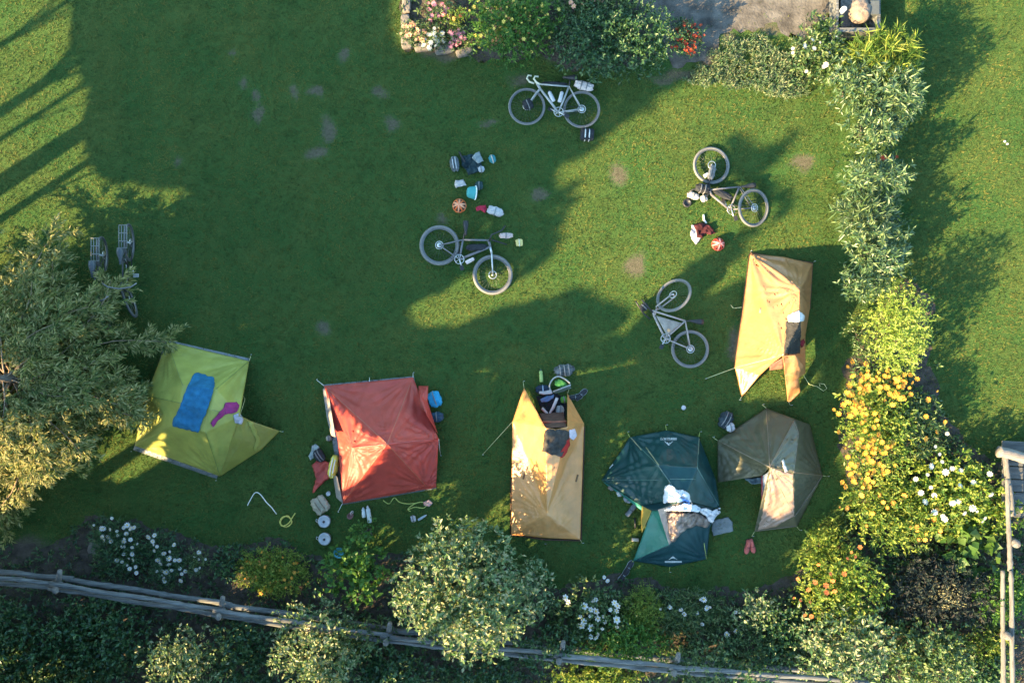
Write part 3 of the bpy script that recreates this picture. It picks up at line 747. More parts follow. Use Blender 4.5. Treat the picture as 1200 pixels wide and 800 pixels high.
t = pl("flowering_shrub", "green shrub with small yellow flowers at the top of the lawn", "bush", 602, 30, 56, 40, .9, 'green', .085, .03, 3, 7, nblob=8)
blossoms(t, 'yellow', 70, size=.9)
t = pl("shrub", "dark green shrub above the road bike", "bush", 718, 50, 76, 46, 1.0, 'dark', .085, .035, 3.2, 7, nblob=9)
t = pl("shrub", "shrub with a few pale flowers at the top edge", "bush", 695, 4, 58, 20, .7, 'mid', .085, .04, 2.6, 6, nblob=6)
blossoms(t, 'peach', 16, size=.8)
for lb, x, y, rx, ry, fk, n in (("peach flower cushion at the corner of the stone edging", 486, 40, 17, 14, 'peach', 26), ("white flower cushion between the peach and pink ones", 511, 46, 15, 14, 'cluster', 26),
                                ("deep pink flower cushion right of the white one", 535, 46, 13, 13, 'pink', 22), ("pale pink flower cushion behind the white one", 513, 17, 16, 13, 'pink', 24)):
    t = pl("flower_cushion", lb, "flowers", x, y, rx, ry, .35, 'mid', .05, .025, 2, 6, "flower cushions in the stone edged bed", nblob=4, amp=.15)
    blossoms(t, fk, n, size=.8)
t = pl("shrub", "small yellow green plant above the pink flower cushion", "bush", 535, 22, 12, 11, .4, 'yellowish', .06, .03, 2.2, 6, nblob=4)
blossoms(t, 'orange', 4, size=.7)
t = pl("red_flower_bush", "red orange flower bush beside the dirt path", "flowers", 804, 47, 24, 22, .45, 'dark', .05, .025, 2.2, 6, nblob=6)
blossoms(t, 'red', 85, size=.85)

# silvery ground cover, weeds in the beds: nobody could count these
def cover(name, label, polys, n, hmax, kind, L, W, k=6, excl=()):
    xs = [v[0] for p_ in polys for v in p_]; ys = [v[1] for p_ in polys for v in p_]
    x = rng.uniform(max(min(xs), -40), min(max(xs), 1240), n); y = rng.uniform(max(min(ys), -30), min(max(ys), 830), n)
    m_ = np.zeros(n, bool)
    for p_ in polys: m_ |= in_poly(x + 8 * wob(x, y, 0, .08, 1), y + 8 * wob(y, x, 0, .08, 2), p_)
    for ex, ey, er in excl: m_ &= (x - ex) ** 2 + (y - ey) ** 2 > er * er
    m_ &= wob(x, y, 0, .035, 5) > -.55
    x, y = x[m_], y[m_]
    p = np.stack([(x - 600) / S, (400 - y) / S, np.zeros(len(x))], 1)
    p[:, 2] = hmax * (.25 + .75 * np.clip(.5 + .5 * wob(p[:, 0], p[:, 1], 0, 3, 7), 0, 1)) * rng.uniform(.2, 1, len(x))
    d = rng.normal(size=p.shape) * .6 + np.array([[0, 0, 1.0]])
    Vv, Ff = twig_leaves(p, d, k, .05, L, W, .85, .6)
    o = mesh_obj(name, Vv, Ff, LM[kind], None, False, (0, 0, 0)); tag(o, label, "ground cover", kind="stuff")
cover("ground_cover", "low dark weeds and leaf litter over the lower flower bed", [BEDS[0]], 15000, .22, 'dark', .075, .03, 6, ((115, 643, 20), (236, 660, 20), (30, 640, 14)))
cover("silver_ground_cover", "pale silvery ground cover beside the dirt path", [[(795, 92), (830, 75), (850, 50), (890, 40), (925, 48), (940, 66), (952, 100), (940, 116), (900, 114), (870, 106), (830, 102)]], 2600, .16, 'silver', .07, .014, 7)
cover("leafy_filler", "mixed green foliage filling the gaps between the shrubs of the right bed", [[(990, 440), (1085, 425), (1110, 500), (1160, 560), (1165, 800), (930, 800), (932, 690), (985, 600)], [(640, 690), (930, 690), (930, 790), (640, 790)]], 5200, .45, 'mid', .08, .035, 6, ((1098, 692, 40),))
cover("leafy_border", "leafy undergrowth between the plants of the upper and right beds", BEDS[1:], 5200, .28, 'mid', .08, .026, 6)

# ------------------------------------------------------------------ fences, platform, crate, edging
GREYW = wood_mat("weathered_rail", (.05, .052, .052), (.18, .185, .182), 0, .9)
GREYV = wood_mat("weathered_post", (.08, .075, .07), (.20, .18, .16), 2, .8)
GREYY = wood_mat("weathered_pole", (.07, .065, .06), (.19, .18, .16), 1, .8)
def log(mb, a, b, r0, r1, seg=12, n=34, wv=.009, seed=0):
    pts = [a.lerp(b, i / n) + Vector((0, wv * math.sin(i * .37 + seed), wv * .6 * math.cos(i * .29 + seed))) for i in range(n + 1)]
    mb.tube(pts, [r0 + (r1 - r0) * i / n + .003 * math.sin(i * 2.1 + seed) + (.009 if (i * 7 + int(seed)) % 11 == 0 else 0) for i in range(n + 1)], seg)
fr = root("rail_fence", P(256, 712), "weathered grey wooden rail fence running along the bottom beds", "fence")
fp = [(-60, 672), (65, 685), (256, 716), (452, 746), (655, 768), (790, 782), (1010, 800)]
zf = .95
for i in range(len(fp) - 1):
    a = P(fp[i][0] - 6, fp[i][1] - 1, zf); b_ = P(fp[i + 1][0] + 8, fp[i + 1][1] - 1, zf - .02)
    mb = MB(); log(mb, a, b_, .044, .036, seed=i); mb.build("rail", GREYW, fr)
    a = P(fp[i][0] - 8, fp[i][1] + 4, zf - .1); b_ = P(fp[i + 1][0] + 8, fp[i + 1][1] + 5, zf - .13)
    mb = MB(); log(mb, a, b_, .034, .042, seed=i + 4); mb.build("rail", GREYW, fr)
    a = P(fp[i][0] - 4, fp[i][1] + 2, .9); b_ = P(fp[i + 1][0] + 5, fp[i + 1][1] + 2, .9); a.z = b_.z = .42
    mb = MB(); log(mb, a, b_, .05, .045, seed=i + 2); mb.build("rail", GREYW, fr)
for i, (x, y) in enumerate(fp[1:6]):
    mb = MB()
    t_ = P(x, y + 7, 1.14); mb.tube([P(x, y - 4, 0), P(x, y + 2, .6), t_], [.065, .06, .052], 12); mb.build("post", GREYV, fr)
    mb = MB(); mb.tube([P(x + 3, y + 8, 0), P(x + 3, y - 2, .7), P(x + 5, y - 16, 1.12)], [.06, .055, .042], 10); mb.build("post", GREYV, fr)
pf = root("pole_fence", P(1183, 660), "peeled pole fence running down the right edge", "fence")
for dx_, x0, y0, x1, y1, z in ((0, 1180, 560, 1184, 668, .9), (0, 1175, 668, 1176, 830, .85), (0, 1185, 668, 1187, 830, .95)):
    mb = MB(); log(mb, P(x0, y0, z), P(x1, y1, z), .036, .044, seed=x0); mb.build("rail", GREYY, pf)
for x, y in ((1191, 637), (1181, 745)):
    mb = MB(); mb.tube([P(x - 6, y - 4, 0), P(x, y, 1.05)], [.075, .07], 14); mb.build("post", GREYV, pf)
DGREYW = wood_mat("dark_plank", (.055, .055, .053), (.12, .118, .11), 0, .8)
wp = root("wooden_platform", P(1205, 560), "grey plank platform with a pale beam at the right edge", "platform")
for i in range(6):
    mb = MB(); a = P(1174, 517 + i * 15 + 6, .55); b_ = P(1262, 521 + i * 15 + 6, .55)
    c_ = (a + b_) / 2; mb.box(c_, ((b_ - a).length, .21, .03), rotz(math.atan2((b_ - a).y, (b_ - a).x))); mb.build("plank", DGREYW, wp, bevel=.006)
mb = MB(); log(mb, P(1170, 529, .75), P(1262, 551, .75), .095, .09); mb.build("beam", wood_mat("pale_beam", (.12, .10, .085), (.28, .25, .22), 0, .6), wp)
mb = MB(); log(mb, P(1177, 530, .68), P(1187, 604, .68), .05, .05); mb.build("side_rail", GREYY, wp)
for x, y in ((1180, 528), (1184, 600), (1258, 528), (1258, 604)):
    mb = MB(); mb.tube([P(x, y, 0), P(x, y, .53)], .06, 10); mb.build("leg", GREYV, wp)
STONE = M("stone", (.17, .15, .13), .9, .3, 6, .9, 22, spec=.15)
wc = root("wooden_trough", P(1003, 16), "grey wooden trough open at the top edge of the lawn", "trough")
for (x0, y0, x1, y1, z0, z1) in ((980, 33, 1030, 38, 0, .42), (981, -24, 984, 33, 0, .36), (1028, -24, 1032, 33, 0, .40)):
    a = P(x0, y0, .4); b_ = P(x1, y1, .4); mb = MB()
    mb.box(((a.x + b_.x) / 2, (a.y + b_.y) / 2, (z0 + z1) / 2), (abs(a.x - b_.x), abs(a.y - b_.y), z1 - z0)); mb.build("side_board", GREYW, wc, bevel=.006)
a = P(984, -24, .1); b_ = P(1028, 33, .1); mb = MB(); mb.box(((a.x + b_.x) / 2, (a.y + b_.y) / 2, .12), (abs(a.x - b_.x) * 1.0, abs(a.y - b_.y), .06)); mb.build("bottom_board", GREYV, wc, bevel=.005)
mb = MB(); mb.lump(P(1003, 18, .15) * 1.0, (.19, .21, .17), .2, 2.4, .1, 4); mb.v = [(x, y, z) for x, y, z in mb.v]
tag(mb.build("boulder", M("tan_stone", (.20, .155, .125), .85, .3, 7, .8, 18, spec=.2)), "rounded tan stone lying in the wooden trough", "stone")
mb = MB(); mb.box(P(1022, 12, .3) , (.17, .26, .26)); tag(mb.build("dark_crate", M("dark_slate", (.07, .08, .085), .7, .2), bevel=.012), "dark slate crate beside the tan stone in the trough", "crate")
mb = MB(); mb.lathe([(.045, 0), (.05, .1), (.05, .42), (.043, .45), (.03, .455)], P(979, 21, 0)); tag(mb.build("white_post", M("white_plastic", (.75, .72, .68), .4, .05)), "short white post beside the wooden trough", "post")  # plain white cylinder standing as a post, gives no light
for i, (x, y, w_, l_) in enumerate(((477, 6, .16, .36), (476, 30, .17, .34), (477, 52, .2, .22), (497, 57, .34, .15), (521, 60, .36, .15), (545, 63, .33, .14))):
    mb = MB(); mb.lump(P(x, y, 0), (w_ / 2, l_ / 2, .07), .05 * i, 5, .06, i, 24, 12)
    lb = ("grey edging stone nearest the top edge", "grey edging stone left of the peach flowers", "grey corner stone of the flower bed", "grey edging stone under the peach flowers", "grey edging stone under the white flowers", "grey edging stone at the right end of the row")[i]
    tag(mb.build("edging_stone", STONE), lb, "stone", "stones edging the flower bed")
mb = MB(); mb.lump(P(116, 643, 0), (.19, .11, .03), -.2, 4, .08, 3); tag(mb.build("stepping_stone", STONE), "flat grey stone left of the white daisies", "stone")
# ------------------------------------------------------------------ tents
def panel_mesh(pts, faces, cell=.035, sag=.10, wr=.006, fans=(), seed=0, wfreq=9.0, noise_amp=.010):
    """triangulated fabric: panels subdivided, sagging between their seams, with tension folds fanning from corners"""
    W3 = [P(*p) for p in pts]
    bm = bmesh.new(); vs = [bm.verts.new(p) for p in W3]
    ed = set()
    for f in faces:
        bm.faces.new([vs[i] for i in f])
        for i in range(len(f)): ed.add(tuple(sorted((f[i], f[(i + 1) % len(f)]))))
    bmesh.ops.triangulate(bm, faces=[f for f in bm.faces if len(f.verts) > 3])
    for _ in range(7):
        le = [e for e in bm.edges if e.calc_length() > cell * 1.5]
        if not le: break
        bmesh.ops.subdivide_edges(bm, edges=le, cuts=1, use_grid_fill=True)
        bmesh.ops.triangulate(bm, faces=[f for f in bm.faces if len(f.verts) > 3])
    bmesh.ops.recalc_face_normals(bm, faces=bm.faces)
    bm.verts.ensure_lookup_table(); bm.normal_update()
    if sum(f.normal.z for f in bm.faces) < 0: bmesh.ops.reverse_faces(bm, faces=bm.faces)
    bm.normal_update()
    V = np.array([v.co for v in bm.verts]); Nn = np.array([v.normal for v in bm.verts])
    d = np.full(len(V), 9.0)
    for i, j in ed:
        a = np.array(W3[i]); b_ = np.array(W3[j]); ab = b_ - a
        t = np.clip(((V - a) @ ab) / max(ab @ ab, 1e-9), 0, 1)
        d = np.minimum(d, np.linalg.norm(V - a - t[:, None] * ab, axis=1))
    disp = -sag * np.minimum(d, .5) * (1 - .5 * np.minimum(d, .5)) + noise_amp * wob(V[:, 0], V[:, 1], V[:, 2], 6, seed) * np.minimum(1, d / .05)
    disp += wr * .6 * np.sin(V[:, 0] * 23 + 3 * wob(V[:, 0], V[:, 1], 0, 3, seed)) * np.minimum(1, d / .1)
    for (fx, fy, fz, amp, fq, rad) in fans:
        c = np.array(P(fx, fy, fz)); dv = V - c; r = np.linalg.norm(dv[:, :2], axis=1)
        th = np.arctan2(dv[:, 1], dv[:, 0])
        disp += amp * np.sin(th * fq + seed + 1.2 * np.sin(th * fq * .37)) * np.clip(r / .12, 0, 1) * np.clip(1 - r / rad, 0, 1) * np.minimum(1, d / .03) * 2.6
    V = V + Nn * disp[:, None]
    V[:, 2] = np.maximum(V[:, 2], .012)
    Fa = np.array([[v.index for v in f.verts] for f in bm.faces], dtype=np.int32)
    bm.free()
    return V, Fa
def nylon(name, c, trans=.3, rough=.42, bump=.45, tcol=None, spec=1.0):
    return M(name, c, rough, .14, 4, bump, 20, trans, spec=spec, tcol=tcol)
def fabric_part(name, r, pts, faces, mat, **k):
    V, Fa = panel_mesh(pts, faces, **k)
    o = mesh_obj(name, V, Fa, mat, r)
    sm = o.modifiers.new("thickness", 'SOLIDIFY'); sm.thickness = .004
    o["_v"] = 0
    BV[o] = BVHTree.FromPolygons([tuple(v) for v in V], [list(map(int, f)) for f in Fa])
    return o
BV = {}
def lines(name, r, polys, rad, mat, seg=6):
    for pts in polys:
        mb = MB(); mb.tube([P(*p) for p in pts], rad, seg); o = mb.build(name, mat, r)
    return o
def seam_on(name, r, trees, polys, rad, mat):
    """piping sewn along the panels: follows the fabric surface"""
    for (a, b_) in polys:
        mb = MB(); pts = []
        for i in range(15):
            t = i / 14; x = a[0] + (b_[0] - a[0]) * t; y = a[1] + (b_[1] - a[1]) * t
            h_ = surf(x, y, trees)
            if h_ is not None: pts.append(h_ + Vector((0, 0, .004)))
        if len(pts) > 1:
            mb.tube(pts, rad, 5); mb.build(name, mat, r)
def surf(px, py, trees):
    o = Vector((0, 0, CAM_H)); d = (P(px, py, 0) - o).normalized(); best = None
    for t in trees:
        h_ = t.ray_cast(o, d)
        if h_[0] is not None and (best is None or h_[3] < best[1]): best = (h_[0], h_[3])
    return best[0] if best else None
def pegs(r, spots, mat):
    for x, y in spots:
        mb = MB(); p = P(x, y, 0); mb.tube([p + Vector((0, 0, -.03)), p + Vector((.01, .01, .05)), p + Vector((.03, .015, .055))], .006, 6); mb.build("peg", mat, r)
CORD = M("cord", (.62, .60, .30), .7, .1); CORDW = M("white_cord", (.72, .70, .62), .7, .1); STEEL = M("steel", (.55, .55, .55), .3, .05, metal=.9)
GREYF = nylon("footprint_grey", (.11, .125, .13), .0, .5)

def drape(name, trees, poly, mat, label=None, cat=None, parent=None, off=.012, amp=.014, cell=.022, fq=14, seed=0, thick=.008, ground=False, extra=None):
    """a cloth lying on a surface: outline as seen in the photo, laid onto what is under it, with crumples"""
    bm = bmesh.new()
    f = bm.faces.new([bm.verts.new((x, y, 0)) for x, y in poly]); bmesh.ops.triangulate(bm, faces=[f])
    for _ in range(6):
        le = [e for e in bm.edges if e.calc_length() > cell * S * 1.5]
        if not le: break
        bmesh.ops.subdivide_edges(bm, edges=le, cuts=1, use_grid_fill=True)
        bmesh.ops.triangulate(bm, faces=[f for f in bm.faces if len(f.verts) > 3])
    bmesh.ops.recalc_face_normals(bm, faces=bm.faces)
    V = []
    edge = {v.index for e in bm.edges if e.is_boundary for v in e.verts}
    bm.verts.index_update()
    edge = {v.index for e in bm.edges if e.is_boundary for v in e.verts}
    for v in bm.verts:
        p = surf(v.co.x, v.co.y, trees) if trees else None
        if p is None: p = P(v.co.x, v.co.y, 0)
        X_, Y_ = p.x, p.y
        w_ = float(wob(X_, Y_, 0, fq, seed)) + .5 * float(wob(Y_, X_, 0, fq * 2.3, seed + 2))
        k_ = .35 if v.index in edge else 1
        ex = extra(v.co.x, v.co.y) if extra else 0
        V.append((X_ + .01 * float(wob(X_, Y_, 0, 20, seed)), Y_ + .01 * float(wob(Y_, X_, 0, 20, seed)), p.z + off + k_ * amp * (1 + w_) + ex))
    Fa = [[v.index for v in f.verts] for f in bm.faces]; bm.free()
    o = mesh_obj(name, V, Fa, mat, parent)
    nz_ = sum((o.data.polygons[i].normal.z for i in range(len(Fa))))
    if nz_ < 0: o.data.flip_normals()
    sm = o.modifiers.new("thickness", 'SOLIDIFY'); sm.thickness = thick; sm.offset = -1
    if label: tag(o, label, cat)
    return o
def cl(name, c, bump=.5, bs=70, var=.12, rough=.85, trans=0): return M(name, c, rough, var, 8, bump, bs, trans, spec=.2)

# --- green tent with a blue towel
G1 = nylon("olive_green_nylon", (.37, .38, .085), .28, .45, .45, None, .5)
r = root("tent", P(225, 480), "olive green tent with a blue towel spread over its roof", "tent")
p1 = [(196,400,.06),(292,423,.06),(171,463,.42),(281,487,.78),(214,451,1.0),(253,456,1.0),(211,472,1.12),(247,480,1.12),(241,506,1.0),(206,496,1.0),(158,522,.06),(258,558,.06),(328,505,.06)]
f1 = [(0,4,2),(0,1,5,4),(1,3,5),(4,5,7,6),(2,4,6),(5,3,7),(6,7,8,9),(2,6,9),(7,3,8),(2,9,10),(9,8,11,10),(8,3,11)]
o = fabric_part("flysheet", r, p1, f1, G1, seed=1, fans=((196,400,.06,.006,26,.9),(292,423,.06,.006,24,.9),(258,558,.06,.006,26,.9),(158,522,.06,.006,26,.9)))
T1 = [BV[o]]
o = fabric_part("vestibule", r, [(281,487,.77),(296,494,.5),(328,505,.05),(306,527,.05),(258,558,.055),(285,515,.42)], [(0,1,5),(1,2,3,5),(5,3,4),(0,5,4)], nylon("olive_vestibule_nylon", (.30, .29, .05), .25), seed=5, sag=.06)
T1b = T1 + [BV[o]]
drape("door_strap", T1b, [(290,494),(297,495),(306,517),(300,531),(297,526),(300,515)], G1, parent=r, off=.01, amp=.01)
fabric_part("groundsheet", r, [(194,397.5,.015),(293,420,.015),(254,561,.015),(156,527,.015)], [(0,1,2,3)], GREYF, sag=0, seed=2, cell=.1)
seam_on("piping", r, T1, [((196,400),(214,451)),((292,423),(253,456)),((171,463),(211,472)),((211,472),(281,487)),((241,506),(258,558))], .005, nylon("olive_seam", (.14, .19, .035), 0))
lines("guy_line", r, [[(292,423,.06),(294,417,.02)],[(281,487,.7),(287,468,.3),(285,463,.02)],[(328,505,.05),(331,506,.01)]], .004, CORD)
pegs(r, [(294,416),(253,563),(154,529),(331,506)], STEEL)
drape("towel", T1, [(228,437),(233,436),(251,442),(252,452),(249,465),(241,486),(233,507),(226,505),(203,499),(203,492),(211,478),(218,457)], cl("blue_towel", (.018, .12, .23), .8, 45, .25), "bright blue towel spread over the green tent roof", "towel", off=.02, amp=.022, fq=12, seed=2)
drape("cloth", T1b, [(265,472),(278,470),(281,474),(279,482),(264,486),(257,492),(250,500),(247,496),(255,486),(261,479)], cl("magenta_cloth", (.24, .03, .13), .8, 45, .25), "magenta cloth drying on the green tent", "cloth", amp=.018, seed=4)
drape("cloth", T1b, [(274,487),(280,483),(286,489),(284,497),(276,496)], cl("pale_cloth", (.38, .38, .42)), "small pale white and blue cloth at the green tent's door corner", "cloth", amp=.02, fq=30, seed=7)

# --- orange tent
O1 = nylon("orange_nylon", (.55, .08, .058), .33, .44, .45, None, .5)
r = root("tent", P(447, 520), "orange dome tent with crossing poles and an open left door", "tent")
p2 = [(380,452,.08),(484,442,.08),(514,514,.4),(511,571,.08),(401,590,.08),(454,520,1.15),(412,524,.66),(396,516,.34),(499,569,.2),(452,517,1.16)]
f2 = [(0,1,5),(1,2,5),(2,8,5),(2,3,8),(8,3,4),(5,8,4),(5,4,6),(6,4,7),(0,5,6),(0,6,7)]
o = fabric_part("flysheet", r, p2, f2, O1, seed=3, sag=.12, noise_amp=.008, fans=((380,452,.08,.010,30,1.0),(412,524,.66,.006,17,.7),(514,514,.4,.010,26,.8),(401,590,.08,.010,28,.9),(454,520,1.15,.007,24,.8),(499,569,.2,.008,20,.8),(484,442,.08,.008,26,.9)))
T2 = [BV[o]]
fabric_part("inner_tent", r, [(378,455,.05),(384,456,.12),(393,512,.58),(388,510,.4),(383,490,.05)], [(0,1,2,3,4)], M("pale_mesh", (.26, .235, .21), .8, .2), seed=4, sag=.02)
o = fabric_part("door_sill", r, [(390,556,.05),(395,558,.3),(402,590,.1),(394,583,.04)], [(0,1,2,3)], M("pale_mesh_sill", (.28, .24, .20), .8, .2), seed=4, sag=.02)
o = fabric_part("vestibule", r, [(490,452,.08),(502,452,.25),(501,470,.35),(508,492,.2),(513,508,.35),(500,486,.6),(492,466,.45)], [(0,1,2,6),(2,5,6),(2,3,4,5)], O1, seed=6, fans=((490,452,.1,.01,20,.6),))
o = drape("door_flap", None, [(374,536),(386,541),(391,548),(386,560),(376,568),(369,577),(366,576),(371,560),(368,551),(366,545)], O1, parent=r, off=.03, amp=.035, fq=10, seed=3)
seam_on("pole_sleeve", r, T2, [((413,524),(513,514))], .011, nylon("red_sleeve", (.42, .035, .03), .1))
seam_on("piping", r, T2, [((380,452),(454,520)),((484,442),(454,520)),((401,590),(454,520)),((454,520),(499,569))], .006, nylon("orange_seam", (.42, .09, .04), 0))
fabric_part("groundsheet", r, [(379,450.5,.012),(485,440.5,.012),(511.5,572.5,.012),(401,591.5,.012)], [(0,1,2,3)], GREYF, sag=0, cell=.1)
lines("guy_line", r, [[(380,452,.08),(371,445,.01)],[(484,442,.08),(484,437,.01)],[(401,590,.08),(396,600,.01)],[(514,514,.35),(516,533,.01)],[(433,447,.1),(433,442,.01)]], .005, CORDW)
pegs(r, [(371,445),(484,437),(396,600),(516,534)], STEEL)

# --- gold tent in the centre
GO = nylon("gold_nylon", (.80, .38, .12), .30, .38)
r = root("tent", P(642, 545), "gold tent at the centre with a black jacket on its ridge", "tent")
p3 = [(614,454,.04),(600.5,494,.28),(599,626,.06),(640,630,.06),(680,632,.06),(684.5,496,.28),(665,461,.04),(639.5,501,1.05),(665,500,1.0),(641,602,.5),(652,503,1.04)]
f3 = [(0,1,7),(1,2,9,7),(2,3,9),(3,4,9),(4,5,8,9),(7,9,10),(10,9,8),(6,8,5)]
o = fabric_part("flysheet", r, p3, f3, GO, seed=8, sag=.10, fans=((641,604,.5,.003,30,.9),(640,630,.06,.003,26,.9),(614,454,.05,.004,22,.7),(684,496,.25,.004,22,.8)))
T3 = [BV[o]]
fabric_part("inner_door", r, [(640,501,.98),(664,500,.96),(660,482,.06),(632,484,.06)], [(0,1,2,3)], M("brown_mesh", (.10, .05, .035), .8, .3), seed=2, sag=.05)
lines("door_sill", r, [[(636,494.5,.7),(650,495,.68),(664,494,.7)]], .028, M("rust_tape", (.30, .10, .06), .7, .2))
lines("groundsheet_edge", r, [[(598.6,626,.02),(640,632,.02),(680.5,633,.02)],[(599,560,.02),(598.6,626,.02)],[(685,500,.02),(681,633,.02)]], .014, M("dark_edge", (.07, .03, .02), .7, .2))
for x, y in ((614, 557), (676, 560)):
    h_ = surf(x, y, T3); mb = MB()
    if h_:
        mb.box(h_ + Vector((0, 0, .008)), (.03, .13, .012), rotz(-.25)); mb.build("vent", M("dark_vent", (.16, .09, .04), .8, .2), r)
lines("guy_line", r, [[(600.5,494,.28),(565,533,.01)],[(614,454,.04),(613,447,.01)],[(665,461,.04),(667,455,.01)],[(599,626,.05),(597,630,.01)],[(680,632,.05),(682,636,.01)]], .004, CORD)
pegs(r, [(565,533),(613,447),(667,455),(597,630),(638,637),(682,636)], STEEL)
drape("jacket", T3, [(638,504),(652,502),(667,505),(667,514),(662,520),(659,535),(654,534),(645,532),(635,528),(637,516)], cl("black_jacket_cloth", (.05, .045, .04), .8, 40, .5), "black and brown jacket drying on the centre gold tent", "jacket", off=.02, amp=.03, fq=16, seed=3)
drape("cloth", T3, [(662,520),(667,511),(668,521),(662,534),(657,536),(657,529)], cl("red_cloth", (.42, .03, .025)), "red cloth tucked beside the black jacket", "cloth", off=.035, amp=.02, fq=25, seed=5)
drape("cloth", T3, [(667,504),(674,502),(676,510),(672,516),(667,512)], cl("lilac_cloth", (.66, .56, .60)), "small lilac cloth on the centre gold tent", "cloth", off=.02, amp=.015, fq=25, seed=6)

# --- gold tent at the right
r = root("tent", P(908, 375), "gold tent at the right with a black mat and open flapping door", "tent")
p4 = [(879,297.5,.06),(919,301,.12),(952.5,309,.08),(949,362,.14),(944,392,.14),(944,436,.16),(937,340,.88),(936.5,380,1.1),(918,416,1.1),(861,430,.14),(869,465,.04),(905,426,.72),(890,440,.36)]
f4 = [(0,1,6),(0,6,8),(6,7,8),(0,8,9),(9,8,11,12,10),(1,2,6),(2,3,6),(3,4,7,6),(4,5,8,7)]
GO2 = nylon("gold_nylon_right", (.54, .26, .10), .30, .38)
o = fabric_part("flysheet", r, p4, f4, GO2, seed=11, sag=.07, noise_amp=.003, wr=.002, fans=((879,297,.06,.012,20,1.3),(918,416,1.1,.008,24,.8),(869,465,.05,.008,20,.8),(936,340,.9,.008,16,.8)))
T4 = [BV[o]]
o = fabric_part("door_flap", r, [(917,417,1.08),(920,440,.6),(923,470,.05),(926,471,.04),(938,459,.1),(936,443,.5),(944,437,.2),(942,428,.6),(932,416,.95)], [(0,1,5,8),(1,2,3,4,5),(5,6,7,8)], GO2, seed=13, sag=.1, noise_amp=.03)
T4b = T4 + [BV[o]]
fabric_part("inner_door", r, [(902,428,.6),(918,419,.95),(918,432,.06),(902,434,.06)], [(0,1,2,3)], M("rose_mesh", (.30, .14, .10), .8, .3), seed=2, sag=.03)
lines("groundsheet_edge", r, [[(878.5,297,.02),(861,430,.02)],[(879,296.5,.02),(952.5,308,.02),(949,362,.02)]], .014, M("dark_edge_tape", (.10, .05, .03), .7, .2))
mb = MB(); h_ = surf(891, 364, T4); mb.box(h_ + Vector((0, 0, .008)), (.035, .09, .014), rotz(-.2)); mb.build("vent", M("grey_vent", (.25, .22, .18), .8, .2), r)
lines("guy_line", r, [[(861,431,.14),(826,444,.01)],[(918,416,1.08),(861,431,.14)],[(869,465,.04),(866,469,.01)],[(869,360,.1),(860,361,.01),(856,357,.01),(859,361,.02)],[(942,440,.1),(948,450,.02),(958,453,.02),(965,458,.02),(969,455,.02),(966,450,.02),(960,449,.02),(961,453,.02)],[(924,470,.04),(926,475,.01)]], .005, CORD)
pegs(r, [(826,444),(866,469),(926,475),(879,295),(953,307)], STEEL)
drape("mat", T4b, [(920.5,377),(938,376),(938,394),(937,414),(928,415),(918,414),(920,395)], cl("black_foam", (.045, .042, .038), 1.0, 30, .3), "black foam mat lying on the right gold tent", "mat", off=.02, amp=.008, fq=20, seed=3, thick=.02)
drape("cloth", T4b, [(922,370),(928,366),(936,364),(942,370),(942,376),(934,377),(923,377)], cl("white_cloth", (.60, .58, .58)), "bright white cloth above the black mat on the right gold tent", "cloth", off=.03, amp=.02, fq=22, seed=4)
drape("cloth", T4b, [(937,402),(941,397),(943,402),(939,407)], cl("dark_red_cloth", (.25, .02, .03)), "small dark red cloth beside the black mat", "cloth", off=.03, amp=.015, fq=25, seed=5)

# --- dark green tent
DG = nylon("dark_green_nylon", (.008, .050, .050), .10, .45, .2, None, .45)
DG2 = nylon("dark_green_lower_nylon", (.008, .044, .050), .10, .45, .2, None, .45)
TEAL = nylon("teal_mesh", (.03, .21, .15), .3, .5, .6)
r = root("tent", P(780, 590), "dark green tent with white emblems and clothes drying on it", "tent")
p5 = [(705,562,.08),(738,512,.08),(781,504,.06),(819,512,.08),(839,562,.14),(844,596,.35),(771,545,1.05),(817,548,.95),(800,586,1.08),(752,592,.36)]
f5 = [(1,2,6),(2,7,6),(2,3,7),(3,4,7),(4,5,7),(0,1,6),(0,6,9),(6,7,8),(6,8,9),(7,5,8)]
o = fabric_part("flysheet", r, p5, f5, DG, seed=15, sag=.14, fans=((738,512,.08,.010,22,.9),(705,562,.08,.010,30,1.1),(844,596,.35,.01,22,.9),(781,504,.06,.006,30,.8),(752,592,.36,.01,26,.9)))
T5 = [BV[o]]
o = fabric_part("lower_flysheet", r, [(742,657,.06),(785,664,.05),(828,655,.06),(832,618,.35),(844,597,.34),(800,587,1.06),(800,618,.75),(784,638,.6)], [(0,1,2,6,7),(2,3,6),(3,4,5,6)], DG2, seed=17, sag=.12, fans=((742,657,.06,.008,26,.8),(828,655,.06,.008,26,.8)))
T5.append(BV[o])
o = fabric_part("mesh_panel", r, [(742,657,.065),(764,598,.62),(772,597,.85),(784,638,.61)], [(0,1,2,3)], TEAL, seed=19, sag=.1, noise_amp=.02); T5.append(BV[o])
o = fabric_part("tan_panel", r, [(771,597,.86),(800,588,1.05),(800,618,.76),(784,638,.62)], [(0,1,2,3)], nylon("tan_panel_nylon", (.48, .34, .26), .3), seed=20, sag=.08, fans=((800,588,1.05,.015,26,.8),)); T5.append(BV[o])
o = fabric_part("gusset", r, [(752,592,.345),(800,586,1.06),(800,589,1.04),(771,598,.84),(763,598,.6)], [(0,1,2,3,4)], DG2, seed=23, sag=.04)
o = fabric_part("side_panel", r, [(752,592,.34),(764,597,.58),(752,624,.30),(751,606,.05)], [(0,1,2,3)], nylon("mustard_panel", (.42, .30, .06), .2), seed=21, sag=.06)
o = fabric_part("door_hem", r, [(705,563,.07),(752,593,.35),(752,598,.28),(728,580,.06),(712,569,.04)], [(0,1,2,3,4)], nylon("bright_teal_hem", (.015, .19, .16), .2), seed=22, sag=.04)
